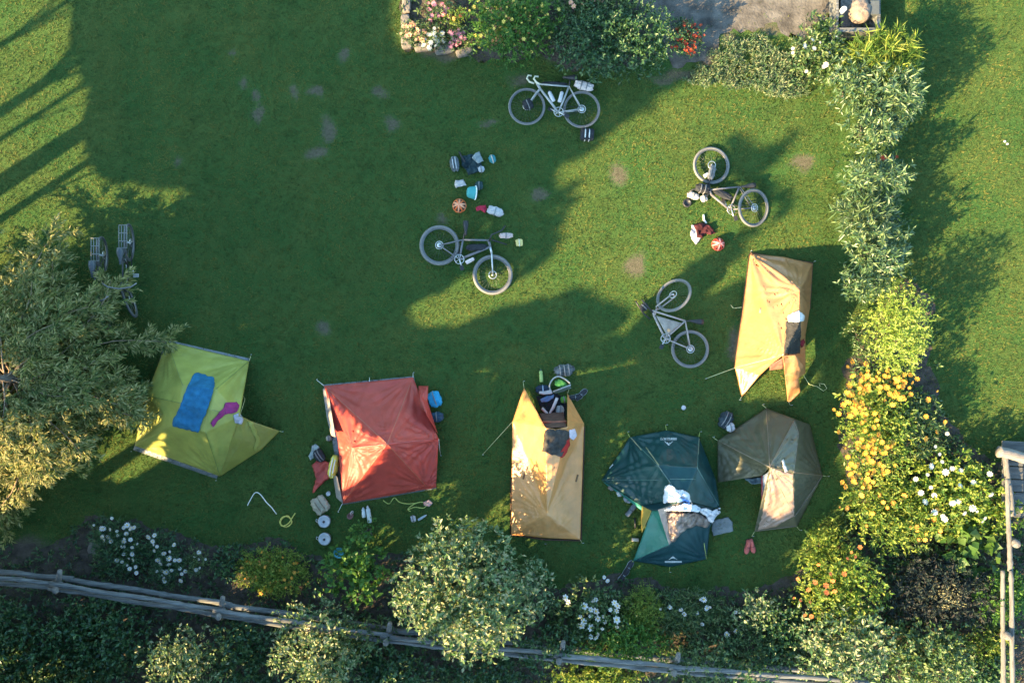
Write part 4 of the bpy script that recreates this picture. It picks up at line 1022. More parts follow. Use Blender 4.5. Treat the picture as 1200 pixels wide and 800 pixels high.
LIME = M("lime_cord", (.42, .48, .12), .7, .1)
seam_on("piping", r, T5, [((738,512),(771,545)),((771,545),(800,586)),((819,512),(817,548)),((817,548),(844,595)),((785,561),(815,561)),((705,562),(771,562))], .007, nylon("grey_green_seam", (.05, .12, .10), 0))
seam_on("pole_clip", r, T5, [((736,509),(752,527)),((757,524),(772,545)),((819,514),(818,532))], .010, M("olive_webbing", (.30, .28, .16), .7, .1))
lines("guy_line", r, [[(738,512,.08),(735,506,.01)],[(781,504,.06),(780,498,.01)],[(819,512,.08),(820,506,.01)],[(785,664,.05),(784,670,.01)],[(742,657,.06),(738,661,.01)],[(828,655,.06),(825,636,.3)]], .005, LIME)
pegs(r, [(735,506),(780,498),(820,506),(784,670),(738,661)], STEEL)
WPR = M("white_print", (.42, .46, .45), .6, .05)
def emblem(name, trees, cx, cy, w_, hgt, ang, up, parent):
    """mountain mark with a bar of small lettering, printed on the fabric"""
    mb = MB(); ca, sa = math.cos(ang), math.sin(ang)
    def pt(u, v): 
        x = cx + u * ca - v * sa * up; y = cy + u * sa + v * ca * up
        q = surf(x, y, trees); q = q if q is not None else P(x, y, .3)
        return q + Vector((0, 0, .012))
    for tri in ([(-.28, 0), (0, .5), (.02, .28), (-.06, .16), (-.13, .2), (-.2, .05)], [(.28, 0), (0, .5), (.02, .28), (.06, .12), (.13, .2), (.2, .05)]):
        pp = [pt(u * w_, -v * hgt) for u, v in tri]; mb.add(pp, [list(range(6))])
    k = -.5
    while k < .5:
        g_ = random.uniform(.045, .07); pp = [pt(k * w_, .12 * hgt), pt((k + g_) * w_, .12 * hgt), pt((k + g_) * w_, .36 * hgt), pt(k * w_, .36 * hgt)]
        mb.add(pp, [[0, 1, 2, 3]]); k += g_ + .018
    o = mb.build(name, WPR, parent, smooth=False)
    sm = o.modifiers.new("thickness", 'SOLIDIFY'); sm.thickness = .002; sm.offset = 0
    return o
emblem("emblem", T5, 783.5, 516.5, 19, 11, math.pi, 1, r)
emblem("emblem", T5, 788.5, 655.5, 19, 9, 0, 1, r)
mb = MB()
for i in range(8):
    t = i / 8; x = 708 + 11 * t; y = 555 - 12 * t; q = surf(x, y, T5)
    if q is not None: mb.box(q + Vector((0, 0, .012)), (.032, .016, .004), rotz(.83))
mb.build("emblem", WPR, r, smooth=False)
drape("shirt", T5, [(778,569),(784,566),(791,572),(800,580),(803,574),(807,578),(810,588),(820,594),(819,599),(800,598),(790,597),(777,598),(776,585)], M("white_blue_print", (.56, .58, .61), .8, .1, 10, .5, 60), "white and blue shirt drying on the dark green tent", "shirt", off=.03, amp=.05, fq=16, seed=4)
drape("cloth", T5, [(782,577),(792,581),(806,585),(808,590),(798,588),(786,585)], cl("blue_print", (.12, .25, .58)), "blue patterned cloth lying over the white shirt", "cloth", off=.09, amp=.018, fq=26, seed=9)
drape("cloth", T5, [(819,595),(827,594),(834,598),(843,594),(844,599),(838,605),(834,612),(829,610),(826,603),(820,600)], cl("bright_white_cloth", (.60, .58, .58)), "crumpled white cloth at the right side of the dark green tent", "cloth", off=.03, amp=.05, fq=24, seed=8)
drape("tarp", T5, [(780,599),(795,600),(812,600),(823,603),(832,611),(828,618),(815,615),(805,619),(797,624),(791,634),(785,634),(783,618)], M("brown_silver_foil", (.20, .145, .12), .32, .5, 9, .7, 25, metal=.35), "crumpled brown silvery tarp in the middle of the dark green tent", "tarp", off=.03, amp=.035, fq=13, seed=2)

# --- grey olive tent
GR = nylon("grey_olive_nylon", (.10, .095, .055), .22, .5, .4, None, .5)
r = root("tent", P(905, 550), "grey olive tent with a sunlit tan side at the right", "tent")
p6 = [(841,516,.1),(898,478,.08),(932,491,.45),(949,497,.08),(964,557,.1),(934,617,.08),(884,623,.06),(902,547,1.15),(841,565,.1),(893,557,.72),(936,507,.62),(930,553,1.08),(931,606,.3)]
f6 = [(0,1,7),(1,2,7),(0,7,9,8),(2,10,11,7),(2,3,4,11,10),(11,4,5,12),(7,11,12,6),(12,5,6)]
o = fabric_part("flysheet", r, p6, f6, GR, seed=25, sag=.10, fans=((902,547,1.15,.009,26,1.1),(841,516,.1,.006,26,.9),(964,557,.1,.010,34,.9),(884,623,.06,.007,24,.8),(841,565,.1,.006,24,.8)))
T6 = [BV[o]]
o = drape("sunlit_side", T6, [(903,548),(929,555),(931,604),(909,617),(888,621),(894,600),(898,575)], nylon("sunlit_side_nylon", (.36, .235, .17), .25), parent=r, off=.006, amp=.002, thick=.003)  # sunlight on this side is put into a paler tan colour
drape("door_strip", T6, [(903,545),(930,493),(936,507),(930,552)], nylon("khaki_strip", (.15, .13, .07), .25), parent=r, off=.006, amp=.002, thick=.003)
fabric_part("inner_tent", r, [(894,557,.6),(903,551,1.0),(903,566,.8),(893,593,.15),(892,578,.05)], [(0,1,2,3,4)], M("pale_grey_mesh", (.38, .40, .43), .8, .15), seed=4, sag=.02)
lines("door_edge", r, [[(893,557,.5),(893,593,.15),(888,612,.06)]], .012, M("red_tape", (.30, .04, .05), .7, .1))
seam_on("piping", r, T6, [((898,478),(902,547)),((902,547),(931,492)),((930,493),(936,507)),((936,507),(930,553)),((930,553),(964,557)),((902,547),(931,605)),((845,518),(902,547)),((884,622),(933,616)),((964,557),(931,605))], .006, nylon("brown_seam", (.16, .12, .085), 0))
lines("guy_line", r, [[(898,478,.08),(893,474,.01)],[(841,516,.1),(835,512,.01)],[(964,557,.1),(969,558,.01)],[(884,623,.06),(881,628,.01)],[(934,617,.08),(937,621,.01)]], .004, CORD)
pegs(r, [(893,474),(835,512),(969,558),(881,628),(937,621)], STEEL)
drape("cloth", T6, [(915,539),(918,537),(920,545),(923,552),(919,553)], cl("white_black_cloth", (.55, .52, .50)), "small white and black cloth on top of the grey olive tent", "cloth", off=.02, amp=.02, fq=30, seed=2)
drape("sack", None, [(871,560),(893,558),(893,566),(880,567)], cl("blue_grey_sack", (.10, .16, .20)), "blue grey stuff sack in the grey olive tent's doorway", "sack", off=.03, amp=.03, fq=14, seed=5)
# ------------------------------------------------------------------ bicycles
TYRE = M("pale_grey_tyre", (.17, .165, .155), .8, .12, 30, .3, 120); TYRED = M("grey_tyre", (.07, .07, .07), .8, .12, 30, .3, 120)  # first tyre is one even grey, paler than the second
RIM = M("grey_rim", (.16, .16, .16), .35, .05, metal=.6); BLK = M("black_part", (.025, .025, .027), .45, .1)
SILV = M("silver_part", (.55, .55, .54), .3, .05, metal=.8); BARTAPE = M("cream_tape", (.68, .64, .48), .7, .1)
def wheel(r, c, nrm, R, tyre_r, mat, disc=True, hub=.02):
    o = MB().torus(c, nrm, R - tyre_r, tyre_r, 48, 10).build("wheel", mat, r)
    nrm = Vector(nrm).normalized()
    WL[o] = WL[r]
    MB().torus(c, nrm, R - tyre_r * 2 - .006, .011, 48, 8).build("rim", RIM, o)
    mb = MB(); u = nrm.orthogonal().normalized(); w_ = nrm.cross(u)
    for i in range(28):
        a = 2 * math.pi * i / 28; d = u * math.cos(a) + w_ * math.sin(a); d2 = u * math.cos(a + .5 * (1 if i % 2 else -1)) + w_ * math.sin(a + .5 * (1 if i % 2 else -1))
        mb.tube([c + nrm * hub * (1 if i % 4 < 2 else -1) + d2 * .022, c + d * (R - tyre_r * 2)], .0010, 4)
    mb.build("spokes", RIM, o)
    mb = MB(); Rm = axis_to(nrm); mb.lathe([(.012, -.05), (.022, -.035), (.015, 0), (.022, .035), (.012, .05)], c, Rm, 14); mb.build("hub", SILV, o)
    if disc: MB().torus(c + nrm * .03, nrm, .07, .008, 24, 6).build("brake_disc", SILV, o)
    return o
def bike(label, cx, cy, rear, front, bb, seat, head_t, head_b, saddle, sdir, frame_mat, R=.345, tr=.02, tyre=None, fn=(0, 0, 1), rn=(0, 0, 1), zr=.1, zf=.08, fr_=.019, fork_mat=None, crank_dir=(0, -1), bars=None, bar_mat=None, top_mat=None, fork_c=None):
    r = root("bicycle", P(cx, cy), label, "bicycle", "bicycles lying on the lawn")
    fz = .14
    Rr = P(*rear, zr); Ff = P(*front, zf); B_ = P(*bb, fz - .02); St = P(*seat, fz + .02); Ht = P(*head_t, fz + .03); Hb = P(*head_b, fz)
    rn = Vector(rn).normalized(); fn = Vector(fn).normalized()
    tyre = tyre or TYRE
    wheel(r, Rr, rn, R, tr, tyre); wheel(r, Ff, fn, R, tr, tyre)
    mb = MB()
    mb.tube([Hb, B_], [fr_ * 1.15, fr_ * 1.2], 10); mb.tube([B_, St], fr_ * .9, 10)
    mb.tube([Ht, St], fr_ * .85, 10)
    mb.tube([Hb + (Hb - Ht).normalized() * .01, Ht + (Ht - Hb).normalized() * .01], fr_ * 1.15, 10)
    for s in (-1, 1):
        mb.tube([B_ + rn * .03 * s, Rr + rn * .055 * s], fr_ * .55, 8); mb.tube([St + rn * .02 * s, Rr + rn * .055 * s], fr_ * .45, 8)
    mb.build("frame", frame_mat, r)
    mb = MB(); fc = P(*fork_c, fz) if fork_c else Hb.lerp(Ff, .25)
    mb.tube([Hb, fc], fr_ * 1.1, 10)
    for s in (-1, 1):
        mb.tube([fc, fc + fn * .05 * s, Ff + fn * .055 * s], fr_ * .75, 8)
    mb.build("fork", fork_mat or frame_mat, r)
    Sd = P(*saddle, fz + .04); mb = MB(); mb.tube([St, Sd], .014, 8); mb.build("seatpost", BLK, r)
    sd = Vector((sdir[0], -sdir[1], 0)).normalized(); pn = Vector((-sd.y, sd.x, 0)); mb = MB()
    mb.tube([Sd - sd * .13, Sd - sd * .06, Sd + sd * .05, Sd + sd * .14], [.05, .055, .03, .018], 10); mb.v = [(x, y, Sd.z + (z - Sd.z) * 1.0) for x, y, z in mb.v]
    mb.build("saddle", BLK, r)
    cd = Vector((crank_dir[0], -crank_dir[1], 0)).normalized(); mb = MB()
    mb.tube([B_ + rn * .05, B_ + rn * .06 + cd * .17], [.014, .011], 8); mb.tube([B_ - rn * .05, B_ - rn * .06 - cd * .17], [.014, .011], 8)
    o = mb.build("crank", SILV, r); WL[o] = WL[r]
    for s in (-1, 1):
        mb = MB(); q = B_ + rn * .07 * s + cd * .17 * s; q.z = max(q.z, .03); mb.box(q + rn * .03 * s, (.09, .07, .02), rotz(math.atan2(cd.y, cd.x))); mb.build("pedal", BLK, o, bevel=.004)
    mb = MB().torus(B_ + rn * .045, rn, .085, .007, 32, 6); 
    for i in range(5):
        a = i * 1.2566; mb.tube([B_ + rn * .045, B_ + rn * .045 + (axis_to(rn) @ Vector((math.cos(a), math.sin(a), 0))) * .085], .006, 5)
    mb.build("chainring", SILV, r)
    mb = MB(); Rm = axis_to(rn); mb.lathe([(.03, .02), (.05, .022), (.045, .04), (.03, .045)], Rr, Rm, 20); mb.build("cassette", SILV, r)
    ch = (Rr - B_).normalized(); pc = rn.cross(ch); mb = MB()
    for s in (-1, 1): mb.tube([B_ + rn * .045 + pc * .083 * s, Rr + rn * .035 + pc * .045 * s], .004, 5)
    mb.build("chain", BLK, r)
    if bars:
        mb = MB()
        for pts, rad in bars: mb.tube([P(*p) for p in pts], rad, 8)
        mb.build("handlebar", bar_mat or BLK, r)
    return r
def sack(name, label, cat, x, y, w_, l_, h_, rot, mat, e=3.0, nz=.07, seed=0, z=0.0, straps=0, smat=None, group=None):
    """a bag: creased body with straps as parts"""
    p = P(x, y, z)
    r = root(name, p, label, cat, group)
    mb = MB(); mb.lump(p, (w_ / 2, l_ / 2, h_ / 2), rot, e, nz * 1.7 + .03, seed, 40, 22, fr=4.0); mb.build("body", mat, r)
    Rz = rotz(rot)
    for i in range(straps):
        t = (i + 1) / (straps + 1) - .5; pts = []
        for k in range(9):
            a = math.pi * k / 8
            pts.append(p + Rz @ Vector((t * w_ * .9, -math.cos(a) * l_ * .5, .01 + h_ * 1.02 * math.sin(a) ** .5)))
        m_ = MB(); m_.tube(pts, .011, 6); m_.build("strap", smat or GREYBAG, r)
    return r
def bottle(label, x0, y0, x1, y1, z, rad, mat, capm):
    a = P(x0, y0, z); b_ = P(x1, y1, z); d = b_ - a; L = d.length
    r = root("bottle", a, label, "bottle")
    mb = MB(); mb.lathe([(rad * .85, 0), (rad, .01), (rad, L * .55), (rad * .88, L * .62), (rad, L * .7), (rad * .9, L * .8), (rad * .5, L * .86)], a, axis_to(d), 16); mb.build("body", mat, r)
    mb = MB(); mb.lathe([(rad * .55, L * .85), (rad * .55, L * .93), (rad * .28, L * .95), (rad * .25, L)], a, axis_to(d), 12); mb.build("cap", capm, r)
    return r
PALEF = M("pale_frame", (.36, .36, .34), .35, .06); GREYFR = M("grey_frame", (.15, .14, .145), .35, .06); PINKGR = M("rose_grey_frame", (.36, .31, .28), .4, .06)
WHITEP = M("white_plastic_bottle", (.50, .49, .49), .4, .06); BLKBAG = cl("black_bag_cloth", (.03, .032, .036), .5, 50, .3); GREYBAG = cl("grey_bag_cloth", (.20, .20, .20), .5, 50, .3)

# road bike at the top
bike("pale road bike with white bottles lying below the dark shrub", 650, 120, (681.6,128.4), (617.4,125), (654.5,132), (666.9,101.5), (629.5,98.5), (633,104), (668.3,91), (-1,0), PALEF, R=.345, tr=.017, fork_c=(629,109),
     crank_dir=(1,.6), bars=[([(629.5,98.5,.17),(627,95,.2)], .014), ([(633,99,.24),(628.5,96.5,.25),(625.5,92.5,.25),(627,89.5,.24),(631,90,.22)], .017), ([(626,98,.1),(620.5,96,.08),(617.5,92,.06),(619,88.5,.06),(623,89,.06)], .017)], bar_mat=BARTAPE)
bottle("white bottle on the down tube of the road bike", 649, 119, 642.5, 105.5, .14, .036, WHITEP, BLK)
bottle("white bottle on the seat tube of the road bike", 655.5, 120, 659.5, 105.5, .14, .036, WHITEP, BLK)
sack("saddle_bag", "pinkish white bag strapped behind the road bike saddle", "bag", 684, 102, .34, .15, .14, -.25, cl("pinkish_cloth", (.55, .48, .46)), seed=3, z=.08, straps=2, smat=GREYBAG)
sack("frame_bag", "slim black bag under the top tube of the road bike", "bag", 650, 99, .44, .06, .08, -.06, BLKBAG, seed=5, z=.09)
sack("fork_bag", "black bag strapped to the road bike fork", "bag", 618.5, 124, .19, .19, .14, .4, BLKBAG, seed=6, z=.05, straps=1, smat=GREYBAG)
sack("pannier", "black pannier with white trim on the grass under the road bike", "bag", 687.5, 159, .25, .22, .16, -.05, BLKBAG, 5, .03, 7, straps=2, smat=M("white_webbing", (.6, .6, .58), .7))

# mountain bike left of centre
bike("grey mountain bike with a turned front wheel at the lawn's middle", 545, 295, (515,287.5), (577.3,322), (538.5,304), (542.5,281), (572.5,281.5), (574.5,289), (545.8,267), (0,1), GREYFR, R=.372, tr=.03, fn=(.05,-.1,1), fork_mat=SILV, fork_c=(576,297),
     crank_dir=(.3,1), bars=[([(573,283,.2),(576,275,.24),(588,270,.26),(592,264.5,.25)], .014), ([(576,281,.18),(586,284,.1),(594,286.5,.06)], .014)], fr_=.021)
sack("frame_bag", "dark frame bag in the grey mountain bike's triangle", "bag", 559, 290, .40, .12, .08, .05, BLKBAG, seed=8, z=.1)
bottle("pale bottle on the down tube of the grey mountain bike", 546, 308, 557, 302, .15, .036, M("pale_rose_bottle", (.62, .50, .46), .4), BLK)
sack("handlebar_bag", "pinkish bag on the grey mountain bike's handlebar", "bag", 593, 276.5, .24, .10, .12, 0, cl("rose_cloth", (.55, .42, .38)), seed=9, z=.14, straps=1)
sack("lunch_box", "pale yellow pouch on the grass beside the grey mountain bike", "pouch", 608.5, 284.5, .13, .13, .07, .1, cl("pale_yellow", (.62, .52, .20)), 4, .03, 3, straps=1, smat=M("white_strap", (.7, .66, .5), .7))

# loaded bike upper right
bike("loaded grey touring bike beside the red helmet", 858, 222, (883,243.6), (833.6,194), (855,245.6), (866.5,219), (830.5,222.5), (834,228.5), (877,218), (-1,.1), GREYFR, R=.35, tr=.024, fn=(.1,.05,1), rn=(.45,-.1,1), fork_c=(830,215), zr=.16,
     crank_dir=(.3,1), bars=[([(832,223,.2),(822,221,.22),(812,222,.2),(806,226,.16)], .014), ([(831,226,.18),(826,234,.1),(824,238,.08)], .014)], fork_mat=BLK)
sack("frame_bag", "black bag inside the loaded bike's frame", "bag", 846, 228, .36, .12, .08, -.45, BLKBAG, seed=11, z=.1)
sack("handlebar_bag", "black bag with cables at the loaded bike's handlebar", "bag", 822, 222, .26, .16, .18, -.2, BLKBAG, seed=12, z=.1, straps=2, smat=GREYBAG)
sack("stuff_sack", "white roll bag at the front of the loaded bike", "bag", 811.5, 230, .23, .12, .12, -.35, cl("off_white_cloth", (.45, .43, .41)), seed=13, straps=1, z=.02)
sack("stuff_sack", "small white pouch between roll bag and frame of the loaded bike", "pouch", 824, 233, .12, .13, .12, .3, cl("off_white_cloth_b", (.42, .41, .38)), seed=14, z=.02, straps=1)
mb = MB(); mb.lathe([(.07, 0), (.08, .02), (.08, .07), (.06, .085), (.055, .06), (.02, .05)], P(804.5, 238.5, 0), None, 20); tag(mb.build("camp_lantern", BLK), "round black lantern on the grass left of the loaded bike", "lantern")
sack("fork_bag", "grey black bag on the loaded bike's fork by the front wheel", "bag", 833, 203, .12, .26, .14, -.2, GREYBAG, seed=15, z=.08, straps=2)
bottle("white bottle behind the loaded bike's fork", 825, 207, 831, 203, .12, .036, WHITEP, BLK)

# bikepacking bike right of centre
bike("rose grey bike with a full tan frame bag near the right gold tent", 790, 380, (808.7,408.9), (789.5,346), (779.5,396.6), (803,376), (765,364), (766.5,370), (816,376.5), (-1,-.1), PINKGR, R=.352, tr=.022, fn=(-.62,.52,.75), fork_c=(770,361), zf=.26, zr=.1,
     crank_dir=(-.5,.9), bars=[([(762,374,.1),(754,367,.08),(748,358,.1),(745,353,.12)], .015), ([(765,366,.25),(757,357,.3),(752,351,.3)], .015)], fork_mat=PINKGR)
r = root("frame_bag", P(782, 381), "tan grey bag filling the rose grey bike's frame", "bag")
mb = MB(); pts = [(768.5,369.5),(799,378.5),(781.5,393)]
V = [P(x, y, z) for z in (.10, .19) for x, y in pts]; mb.add(V, [[2, 1, 0], [3, 4, 5], [0, 1, 4, 3], [1, 2, 5, 4], [2, 0, 3, 5]])
mb.build("body", cl("tan_grey_cloth", (.30, .27, .23), .7, 40, .3), r, bevel=.02)
mb = MB(); mb.lathe([(.03, 0), (.032, .006), (.02, .012)], P(783.5, 387, .188), None, 16); mb.build("badge", M("orange_badge", (.6, .35, .18), .6), r)
sack("handlebar_bag", "black bag and cables at the rose grey bike's handlebar", "bag", 754, 360, .16, .13, .14, .8, BLKBAG, seed=17, z=.04, straps=1, smat=GREYBAG)

# two bikes standing under the conifer
def upright(label, x, y0, y1, lean, fmat):
    r = root("parked_bicycle", P(x, (y0 + y1) / 2), label, "bicycle", "bicycles standing under the conifer")
    base = P(x, (y0 + y1) / 2); yr = base.y + .52; yf = base.y - .52; X0 = base.x
    def q(dy, z, dx=0): return Vector((X0 + dx + lean * z, base.y + dy, z))
    nrm = Vector((1, 0, -lean))
    wheel(r, q(.52, .345), nrm, .345, .022, TYRED); wheel(r, q(-.52, .345), (1, .35, -lean), .345, .022, TYRED)
    mb = MB()
    for a, b_, rad in ((q(-.36, .62), q(.06, .3), .02), (q(.06, .3), q(.2, .78), .017), (q(-.32, .78), q(.2, .76), .016), (q(-.32, .82), q(-.37, .6), .02)): mb.tube([a, b_], rad, 8)
    for s in (-1, 1):
        mb.tube([q(.06, .3, .03 * s), q(.52, .345, .06 * s)], .01, 6); mb.tube([q(.2, .74, .02 * s), q(.52, .345, .06 * s)], .009, 6)
    mb.build("frame", fmat, r)
    mb = MB()
    for s in (-1, 1): mb.tube([q(-.37, .6), q(-.39, .55, .05 * s), q(-.52, .345, .055 * s)], .013, 6)
    mb.build("fork", fmat, r)
    mb = MB(); mb.tube([q(.2, .76), q(.23, .9)], .014, 6); mb.build("seatpost", BLK, r)
    mb = MB(); mb.tube([q(.36, .92), q(.28, .925), q(.16, .92), q(.07, .915)], [.06, .065, .03, .018], 10); mb.build("saddle", M("dark_saddle", (.05, .06, .07), .5), r)
    mb = MB(); mb.tube([q(-.26, .98, -.3), q(-.33, .99, -.2), q(-.36, .98), q(-.33, .99, .2), q(-.26, .98, .3)], .013, 8); mb.tube([q(-.33, .8), q(-.36, .98)], .014, 8)
    mb.build("handlebar", RIM, r)
    mb = MB()
    for dx in (-.07, -.025, .025, .07): mb.tube([q(.38, .76, dx), q(.78, .76, dx)], .008, 6)
    for dy in (.38, .5, .64, .78): mb.tube([q(dy, .765, -.075), q(dy, .765, .075)], .008, 6)
    for s in (-1, 1): mb.tube([q(.5, .75, .075 * s), q(.52, .36, .075 * s)], .007, 6)
    mb.build("luggage_rack", M("pale_rack", (.17, .175, .165), .4, .05), r)
    mb = MB(); mb.tube([q(.06, .3, -.06), q(.2, .24, -.08)], .011, 6); mb.tube([q(.06, .3, .06), q(-.08, .36, .08)], .011, 6)
    o = mb.build("crank", SILV, r); WL[o] = WL[r]
    for s in (-1, 1):
        mb = MB(); mb.box(q(.06 - .14 * s, .3 + .06 * s, .13 * s), (.1, .07, .02)); mb.build("pedal", M("pale_pedal", (.25, .25, .24), .5), o, bevel=.004)
upright("parked bike nearer the conifer with its rack showing", 126, 299, 369, .18, BLK)
upright("parked bike further from the conifer with pale rack and turned bars", 157, 285, 354, .18, BLK)

# ------------------------------------------------------------------ helmets, clothes, bags and cooking things on the grass
def helmet(label, x, y, rad, c, c2):
    p = P(x, y, 0); r = root("bike_helmet", p, label, "helmet")
    mb = MB(); mb.lathe([(rad * .97, .01), (rad, .03), (rad * .97, .07), (rad * .8, .12), (rad * .5, .15), (rad * .12, .162)], p, None, 24)
    mb.build("shell", M("helmet_core", (.03, .025, .025), .6), r)
    for i in range(5):
        a = i * math.pi / 5 + .2; mb = MB(); pts = []
        for k in range(11):
            t = -1 + 2 * k / 10; pts.append(p + Vector((math.cos(a) * rad * 1.02 * t, math.sin(a) * rad * 1.02 * t, .035 + .14 * math.sqrt(max(0, 1 - t * t)))))
        mb.tube(pts, .016, 8); mb.build("rib", c if i % 2 else c2, r)
    MB().torus(p + Vector((0, 0, .035)), (0, 0, 1), rad, .018, 28, 8).build("rim", c, r)
helmet("orange bike helmet on the grass above the mountain bike", 538.5, 241.5, .115, M("orange_shell", (.72, .16, .045), .35), M("pale_orange_shell", (.80, .36, .20), .35))
helmet("red striped bike helmet beside the loaded bike", 841, 286.5, .105, M("red_shell", (.48, .05, .035), .35), M("rose_shell", (.70, .30, .25), .35))
drape("jersey", None, [(812,264),(822,261),(830,264),(835,268),(838,274),(832,276),(826,274),(822,280),(816,278),(815,270)], cl("maroon_jersey", (.05, .012, .016), .6, 30, .6), "dark maroon jersey on the grass above the red helmet", "jersey", off=.03, amp=.045, fq=15, seed=3)
drape("cloth", None, [(810,264),(813,264),(817,273),(821,279),(818,284),(815,287),(808,276),(812,276)], cl("white_jersey_cloth", (.52, .48, .48)), "white cloth left of the dark maroon jersey", "cloth", off=.02, amp=.03, fq=18, seed=5)
mb = MB(); mb.tube([P(824.5, 251.5, .03), P(825, 258, .03), P(828, 261.5, .03)], [.018, .02, .015], 8); tag(mb.build("strap", M("white_strap_cloth", (.75, .73, .68), .7)), "white strap on the grass above the maroon jersey", "strap")
# pile above the mountain bike
sack("backpack", "dark grey backpack at the left of the gear pile", "backpack", 533, 193, .17, .26, .17, .15, cl("slate_pack", (.10, .12, .13), .6, 40, .4), seed=21, straps=2, smat=M("grey_webbing", (.38, .40, .40), .7))
drape("jacket", None, [(541,184),(551,181),(560,183),(564,192),(567,199),(558,203),(549,206),(545,199),(541,195)], cl("dark_teal_jacket", (.022, .045, .052), .6, 40, .5), "dark teal jacket in the middle of the gear pile", "jacket", off=.03, amp=.05, fq=14, seed=6)
drape("cloth", None, [(553,186),(558,181),(562,179),(564,185),(567,191),(560,193),(556,190)], cl("grey_teal_cloth", (.22, .26, .26)), "grey green cloth on top of the gear pile", "cloth", off=.12, amp=.02, fq=22, seed=7)
sack("stuff_sack", "round grey pouch on the right of the gear pile", "pouch", 564, 199, .12, .11, .12, .2, cl("grey_pouch", (.40, .42, .44)), 2.4, .05, 22, z=.02, straps=1)
sack("cap", "teal and beige cap right of the gear pile", "cap", 577, 187, .13, .15, .09, .3, cl("teal_cap", (.05, .22, .24)), 2.4, .05, 23, straps=1, smat=M("beige_peak", (.55, .47, .38), .7))
mb = MB(); mb.tube([P(524.5 + 2, 0 + 0, 0) if False else P(538, 178, .05), P(541, 184, .09), P(545, 190, .1)], .016, 8); tag(mb.build("bike_pump", BLK), "black pump sticking out of the gear pile", "pump")
drape("cloth", None, [(533,211),(538,212),(543,210),(545,214),(547,218),(540,219),(534,221),(533,216)], cl("white_pink_cloth", (.50, .46, .43)), "white cloth on the grass under the gear pile", "cloth", off=.02, amp=.03, fq=20, seed=8)
p = P(557, 226, .10); d = Vector((-1, .05, .25)).normalized(); r = root("folding_bucket", P(553, 226), "teal folding bucket lying on the grass", "bucket")
mb = MB(); mb.lathe([(.02, .16), (.075, .15), (.10, .12), (.12, .02), (.125, 0), (.118, 0), (.09, .11), (.02, .13)], p, axis_to(d), 24); mb.build("body", cl("teal_cloth", (.06, .30, .30), .5, 30), r)
MB().torus(p, d, .123, .012, 28, 8).build("rim", M("white_rim", (.75, .76, .74), .5), r)
sack("stuff_sack", "dark green sack behind the teal bucket", "sack", 561.5, 218, .15, .15, .08, 0, cl("dark_sack", (.03, .06, .06), .5, 40), 2.6, .08, 25, straps=1)
drape("cloth", None, [(558,243),(563,241),(569,240),(571,245),(568,250),(563,247),(558,248)], cl("crimson_cloth", (.42, .03, .06)), "crimson cloth on the grass beside a white bag", "cloth", off=.02, amp=.03, fq=20, seed=9)
sack("bag", "white bag with grey flap beside the crimson cloth", "bag", 580.5, 248, .30, .16, .11, -.3, cl("white_bag_cloth", (.48, .46, .45)), 2.8, .09, 26, straps=1, smat=cl("grey_flap", (.25, .28, .28)))

# beside the orange tent
sack("stuff_sack", "bright blue sleeping pad roll right of the orange tent", "sack", 510, 467, .24, .30, .17, .35, cl("sky_blue_cloth", (.03, .27, .46)), 2.6, .05, 27, straps=1)
sack("stuff_sack", "dark blue sack right of the orange tent under the blue roll", "sack", 512, 488, .26, .18, .15, .1, cl("navy_cloth", (.03, .06, .09)), 2.8, .06, 28, straps=1)
sack("backpack", "black backpack outside the orange tent's left door", "backpack", 375.5, 533, .17, .24, .16, .6, BLKBAG, seed=29, straps=2)
drape("cloth", None, [(366,522),(370,520),(375,524),(371,529),(368,536),(364,539),(362,534),(365,528)], cl("pale_green_cloth", (.32, .36, .34)), "pale mesh cloth left of the black backpack", "cloth", off=.02, amp=.03, fq=24, seed=10)
sack("bag", "yellow bag leaning on the orange tent's door", "bag", 392, 546, .17, .40, .20, -.18, cl("yellow_bag_cloth", (.72, .58, .10), .5, 30, .3), 2.6, .09, 30, straps=2, smat=M("white_tape", (.75, .74, .65), .7))
sack("stuff_sack", "small tan pouch by the orange tent's door zip", "pouch", 386, 513, .10, .10, .09, .2, cl("tan_pouch", (.36, .29, .22)), 2.6, .06, 31, straps=1)
sack("bag", "khaki canvas bag below the orange tent's left door", "bag", 376.5, 590.5, .30, .32, .14, .6, cl("khaki_canvas", (.33, .29, .21), .6, 40), 3.2, .08, 32, straps=2, smat=cl("khaki_strap", (.18, .16, .11)))
mb = MB(); mb.lathe([(.035, 0), (.04, .01), (.04, .08), (.036, .085), (.03, .06)], P(385.5, 577.5, 0), None, 16); tag(mb.build("cup", WHITEP), "small white cup above the khaki bag", "cup")
ALU = M("dented_aluminium", (.36, .38, .39), .4, .15, 12, metal=.4)
for lb, x, y, rad in (("lidded cooking pot touching the khaki bag", 381, 609.5, .115), ("lidded cooking pot standing apart on the grass", 381.5, 630, .115)):
    p = P(x, y, 0); r = root("cooking_pot", p, lb, "pot")
    mb = MB(); mb.lathe([(rad * .9, 0), (rad * .96, .01), (rad * .96, .085), (rad, .09)], p, None, 28); mb.build("body", ALU, r)
    mb = MB(); mb.lathe([(rad, .088), (rad * 1.03, .095), (rad * .85, .105), (rad * .8, .1), (rad * .55, .112), (rad * .5, .107), (rad * .25, .112)], p, None, 28); mb.build("lid", ALU, r)
    mb = MB(); mb.lathe([(rad * .14, .105), (rad * .2, .13), (rad * .1, .137)], p, None, 12); mb.build("knob", BLK, r)
    mb = MB(); mb.tube([p + Vector((-rad * .9, .02, .07)), p + Vector((-rad * 1.3, .04, .075)), p + Vector((-rad * 1.35, .0, .075)), p + Vector((-rad * .95, -.03, .07))], .006, 6); mb.build("handle", STEEL, r)
